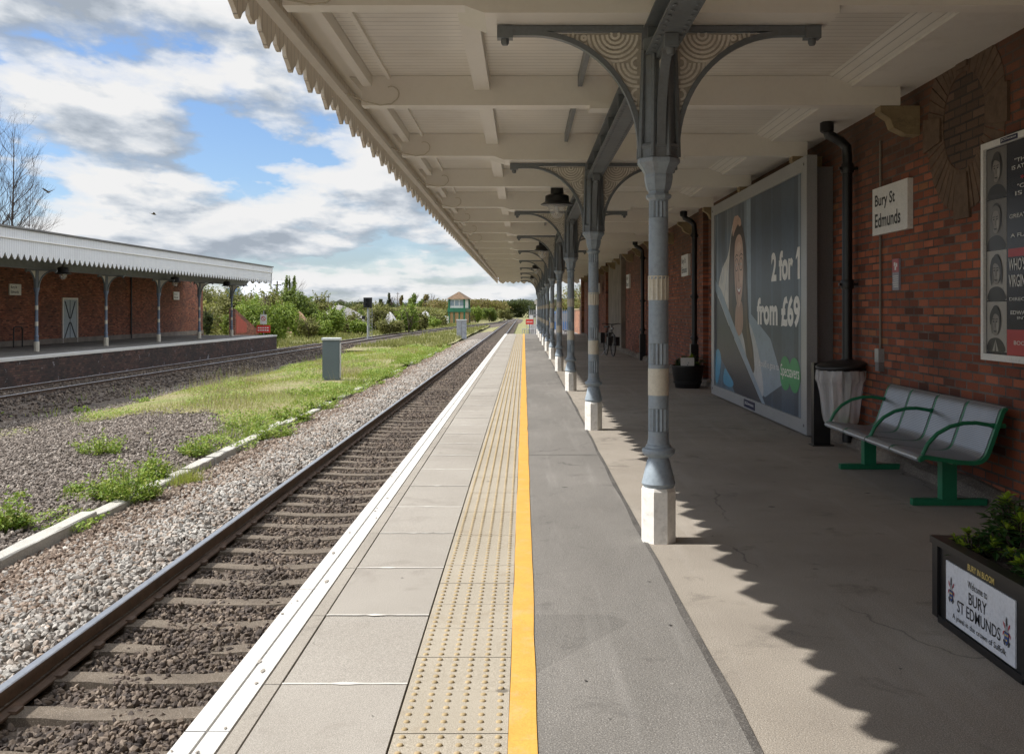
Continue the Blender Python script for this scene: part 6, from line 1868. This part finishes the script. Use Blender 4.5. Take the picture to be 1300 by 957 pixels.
W = [('bushy bright green weed alone in the grey gravel', 126, 571, 66, 34, 1500), ('large leafy weed clump leaning on the kerb', 160, 628, 96, 58, 3000), ('tall upright weed beside the kerb next to the large clump', 196, 604, 44, 56, 1300), ('weed with broad leaves at the frame edge in the gravel', 6, 668, 60, 48, 1700),
     ('leafy weed behind the concrete kerb gap', 250, 574, 56, 32, 1300), ('low sprawling weed where gravel meets grass', 318, 545, 84, 26, 1500), ('green weed spilling over the kerb in front of the grass', 345, 552, 66, 32, 1500), ('weed clump on the kerb near the grass edge', 372, 530, 60, 26, 1300),
     ('pale spiky tuft in the gravel by the kerb', 96, 622, 26, 22, 320), ('small yellow green tuft alone in gravel', 26, 630, 22, 12, 160), ('low weed row along the kerb further up', 408, 515, 50, 20, 600), ('weed on the kerb opposite the blue grey cabinet', 470, 486, 40, 16, 500),
     ('low weed in the shadow beside the far track', 105, 512, 24, 12, 260), ('second low weed in the shadow near the verge', 180, 500, 30, 12, 260), ('weed tuft at the frame edge in the shadow', 4, 522, 20, 14, 220), ('weed in front of the blue grey cabinet', 385, 502, 44, 14, 400), ('leafy weed right of the blue grey cabinet', 498, 478, 36, 16, 420)]
for i, (lb, px, py, wpx, hpx, n) in enumerate(W):
    weed(lb, px, py, wpx, hpx, n, 200+i, 'leaf_weed', .055 if py > 540 else .075)
# grass tuft at the kerb
Y = (H-ZG)*F/(608-VY); p = at(238, Y)
g = np.random.default_rng(3); n = 260
Pq = np.stack([p.x+g.normal(0, .10, n), Y+g.normal(0, .12, n), np.full(n, ZG-.08)], -1)
tag(np_mesh('grass_tuft', blades(Pq, np.full(n, .24), .010, g, .7), 3, M['grass']), 'grass tuft sprouting on the track side of the kerb', 'grass tuft')

# ------------------------------------------------------------------ far background buildings, poles, birds
p = at(330, 190); 
t = thing('industrial_shed', 'white industrial shed roof showing beyond the far canopy end', 'building', (p.x, 190, ZG))
MB().box(-4.6, 4.0, 0, 14, 0, 4.599).build('wall', M['galv'], t)
mb = MB().prism([(-.4,4.6),(14.4,4.6),(7,8.2)], lambda a, b, d: (d, a, b), -4.64, 4.3); mb.build('roof', paint('pale_roof_sheet', (.40,.42,.45), .5, .1, 1.0), t)
MB().box(-6.0, -4.65, -.2, 8, 0, 6.6).build('side_block', paint('blue_cladding', (.05,.16,.34), .5), t)
p = at(432, 640)
t = thing('white_house', 'small white house on the distant skyline', 'house', (p.x, 640, ZG+1))
MB().box(-3.4, 3.4, 0, 7, 0, 6.4).build('wall', M['sign_white'], t)
MB().prism([(-3.7,6.4),(3.7,6.4),(0,8.4)], lambda a, b, d: (a, d, b), -.2, 7.2).build('roof', M['lead'], t)
for px, Y, top, lb in ((352, 120, 357, 'dark timber telegraph pole above the bushes'), (505, 300, 371, 'thin pole on the skyline beside the field trees'), (417, 260, 374, 'thin pole above the distant grey heap')):
    p = at(px, Y); ht = H-(top-VY)*Y/F-ZG
    t = thing('telegraph_pole', lb, 'pole', (p.x, Y, ZG), 0, 'poles on the skyline')
    MB().tube([(0,0,0), (0,0,ht)], [.12, .08], 7).build('pole', M['bark'], t)
    MB().box(-.5, .5, -.05, .05, ht-.5, ht-.4).build('crossarm', M['bark'], t)
def bird(label, px, py, Y, rz, flap):
    p = at(px, Y, py)
    t = thing('bird', label, 'bird', p, rz, 'birds in flight')
    mb = MB(); mb.lathe([(.01, -.20), (.045, -.12), (.06, 0), (.05, .10), (.028, .16), (.03, .19), (.008, .23)], 10)
    mb.v = [(x, z, y) for x, y, z in mb.v]
    mb.add([(-.03,-.18,0), (.03,-.18,0), (.07,-.34,0), (-.07,-.34,0), (-.03,-.18,.01), (.03,-.18,.01), (.07,-.34,.008), (-.07,-.34,.008)], [(0,1,2,3),(4,7,6,5),(0,4,5,1),(1,5,6,2),(2,6,7,3),(3,7,4,0)])
    for s in (-1, 1):
        P = [(.04,.09,0), (.22,.14,flap*.5), (.48,.02,flap), (.46,-.06,flap), (.24,-.06,flap*.55), (.04,-.08,0)]
        V = [(s*a, b, c) for a, b, c in P]+[(s*a, b, c+.012) for a, b, c in P]
        mb.add(V, [tuple(range(6)), tuple(range(11, 5, -1))]+[(i, (i+1) % 6, 6+(i+1) % 6, 6+i) for i in range(6)])
    o = mb.build('body', M['bark'], t); o.rotation_euler = (R(-12), 0, 0)
bird('dark bird with raised wings beside the leafless trees', 62, 244, 70, R(60), .22)
bird('small dark bird gliding above the far canopy', 195, 272, 85, R(-70), .10)

# ------------------------------------------------------------------ beyond the platform end
t = thing('palisade_fence', 'grey steel palisade fence past the platform end', 'fence', (1.0, 76, -.9))
mb = MB()
for q in range(46):
    x = -.55+q*.15; mb.box(x-.035, x+.035, -.006, .006, .1, 2.35); mb.prism([(x-.035,2.35),(x+.035,2.35),(x,2.47)], lambda a, b, d: (a, d, b), -.006, .006)
for z in (.5, 2.0): mb.box(-.6, 6.4, .007, .04, z, z+.06)
mb.build('pales', M['galv'], t)
for q in range(4): MB().box(-.62+q*2.3, -.54+q*2.3, .04, .12, -.2, 2.3).build('post', M['galv'], t)
t = thing('guard_railing', 'low grey pipe railing at the foot of the platform ramp', 'railing', (.30, 75.5, -.95))
mb = MB()
for z in (.55, 1.05): mb.tube([(-.4,0,z), (.55,0,z)], .025, 6)
for q in range(7): mb.tube([(-.4+q*.158,0,0), (-.4+q*.158,0,1.05)], .02, 6)
mb.build('rails', M['galv'], t)
t = thing('warning_sign', 'red warning sign on posts past the near platform end', 'sign', (.42, 74.6, -.9))
mb = MB().box(-.28, .28, -.015, .015, 1.35, 1.72, 0)
for q in range(4): mb.box(-.21+q*.11, -.13+q*.11, -.018, -.0155, 1.50, 1.56, 1)
mb.build('red_plate', [M['red'], M['sign_white']], t)
MB().box(-.02, .25, -.016, .016, 1.74, 2.0).build('white_plate', M['sign_white'], t)
mb = MB(); mb.tube([(-.2,.03,0), (-.2,.03,1.7)], .025, 6); mb.tube([(.2,.03,0), (.2,.03,2.0)], .025, 6); mb.build('post', M['galv'], t)
t = thing('lamp_post', 'white platform lamp post with a square head beyond the platform end', 'lamp post', (.98, 78, -.9))
MB().tube([(0,0,0), (0,0,2.85)], .05, 8).build('post', M['sign_white'], t)
MB().box(-.17, .17, -.13, .13, 2.84, 3.16).build('lamp_head', M['band'], t)
t = thing('boundary_wall', 'sunlit orange brick wall past the end of the station building', 'wall', (3.7, 70, 0))
MB().box(-.1, .12, -7.5, 12, -.9, 1.5).build('wall', M['brick_lit'], t)
MB().box(-.14, .16, -7.5, 12, 1.501, 1.58).build('coping', M['stone'], t)
def car(label, x, y, rz, col, van=False):
    t = thing('parked_van' if van else 'parked_car', label, 'van' if van else 'car', (x, y, -.545), rz)
    hgt = 1.95 if van else 1.45
    side = [(-2.1,.35),(2.1,.35),(2.12,.75),(1.95,.95),(1.25,1.02),(.75,hgt-.04),(-1.3,hgt) if not van else (-2.05,hgt),(-2.0,1.0) if not van else (-2.1,1.0),(-2.12,.7)]
    MB().prism(side, lambda a, b, d: (d, a, b), -.85, .85).build('body', col, t)
    MB().prism([(1.15,1.04),(.72,hgt-.14),(-1.2,hgt-.12),(-1.75,1.04)], lambda a, b, d: (d, a, b), -.862, .862).build('side_windows', M['glass'], t)
    MB().box(-.66, .66, -2.13, -2.085 if van else -1.9, 1.02, hgt-.2).build('rear_window', M['glass'], t)
    for sx in (-.78, .78):
        for sy in (-1.3, 1.3):
            mb = MB().lathe([(.31, -.1), (.33, -.07), (.33, .07), (.31, .1)], 18); mb.v = [(z+sx, y_+sy, x_+.33) for x_, y_, z in mb.v]
            wv = mb.build('wheel', M['blackplastic'], t)
            mb = MB().lathe([(.19, -.105), (.19, .105)], 12); mb.v = [(z+sx, y_+sy, x_+.33) for x_, y_, z in mb.v]; mb.build('rim', M['galv'], wv)
    for sx in (-.7, .7): MB().box(sx-.1, sx+.1, -2.15, -2.09, .75, .92).build('tail_light', M['red'], t)
car('blue van parked beyond the palisade fence', 3.5, 90, R(90), paint('van_blue', (.04,.20,.50), .3), True)
car('white car parked beyond the boundary wall', 5.4, 96, R(75), paint('car_white', (.75,.76,.78), .3))
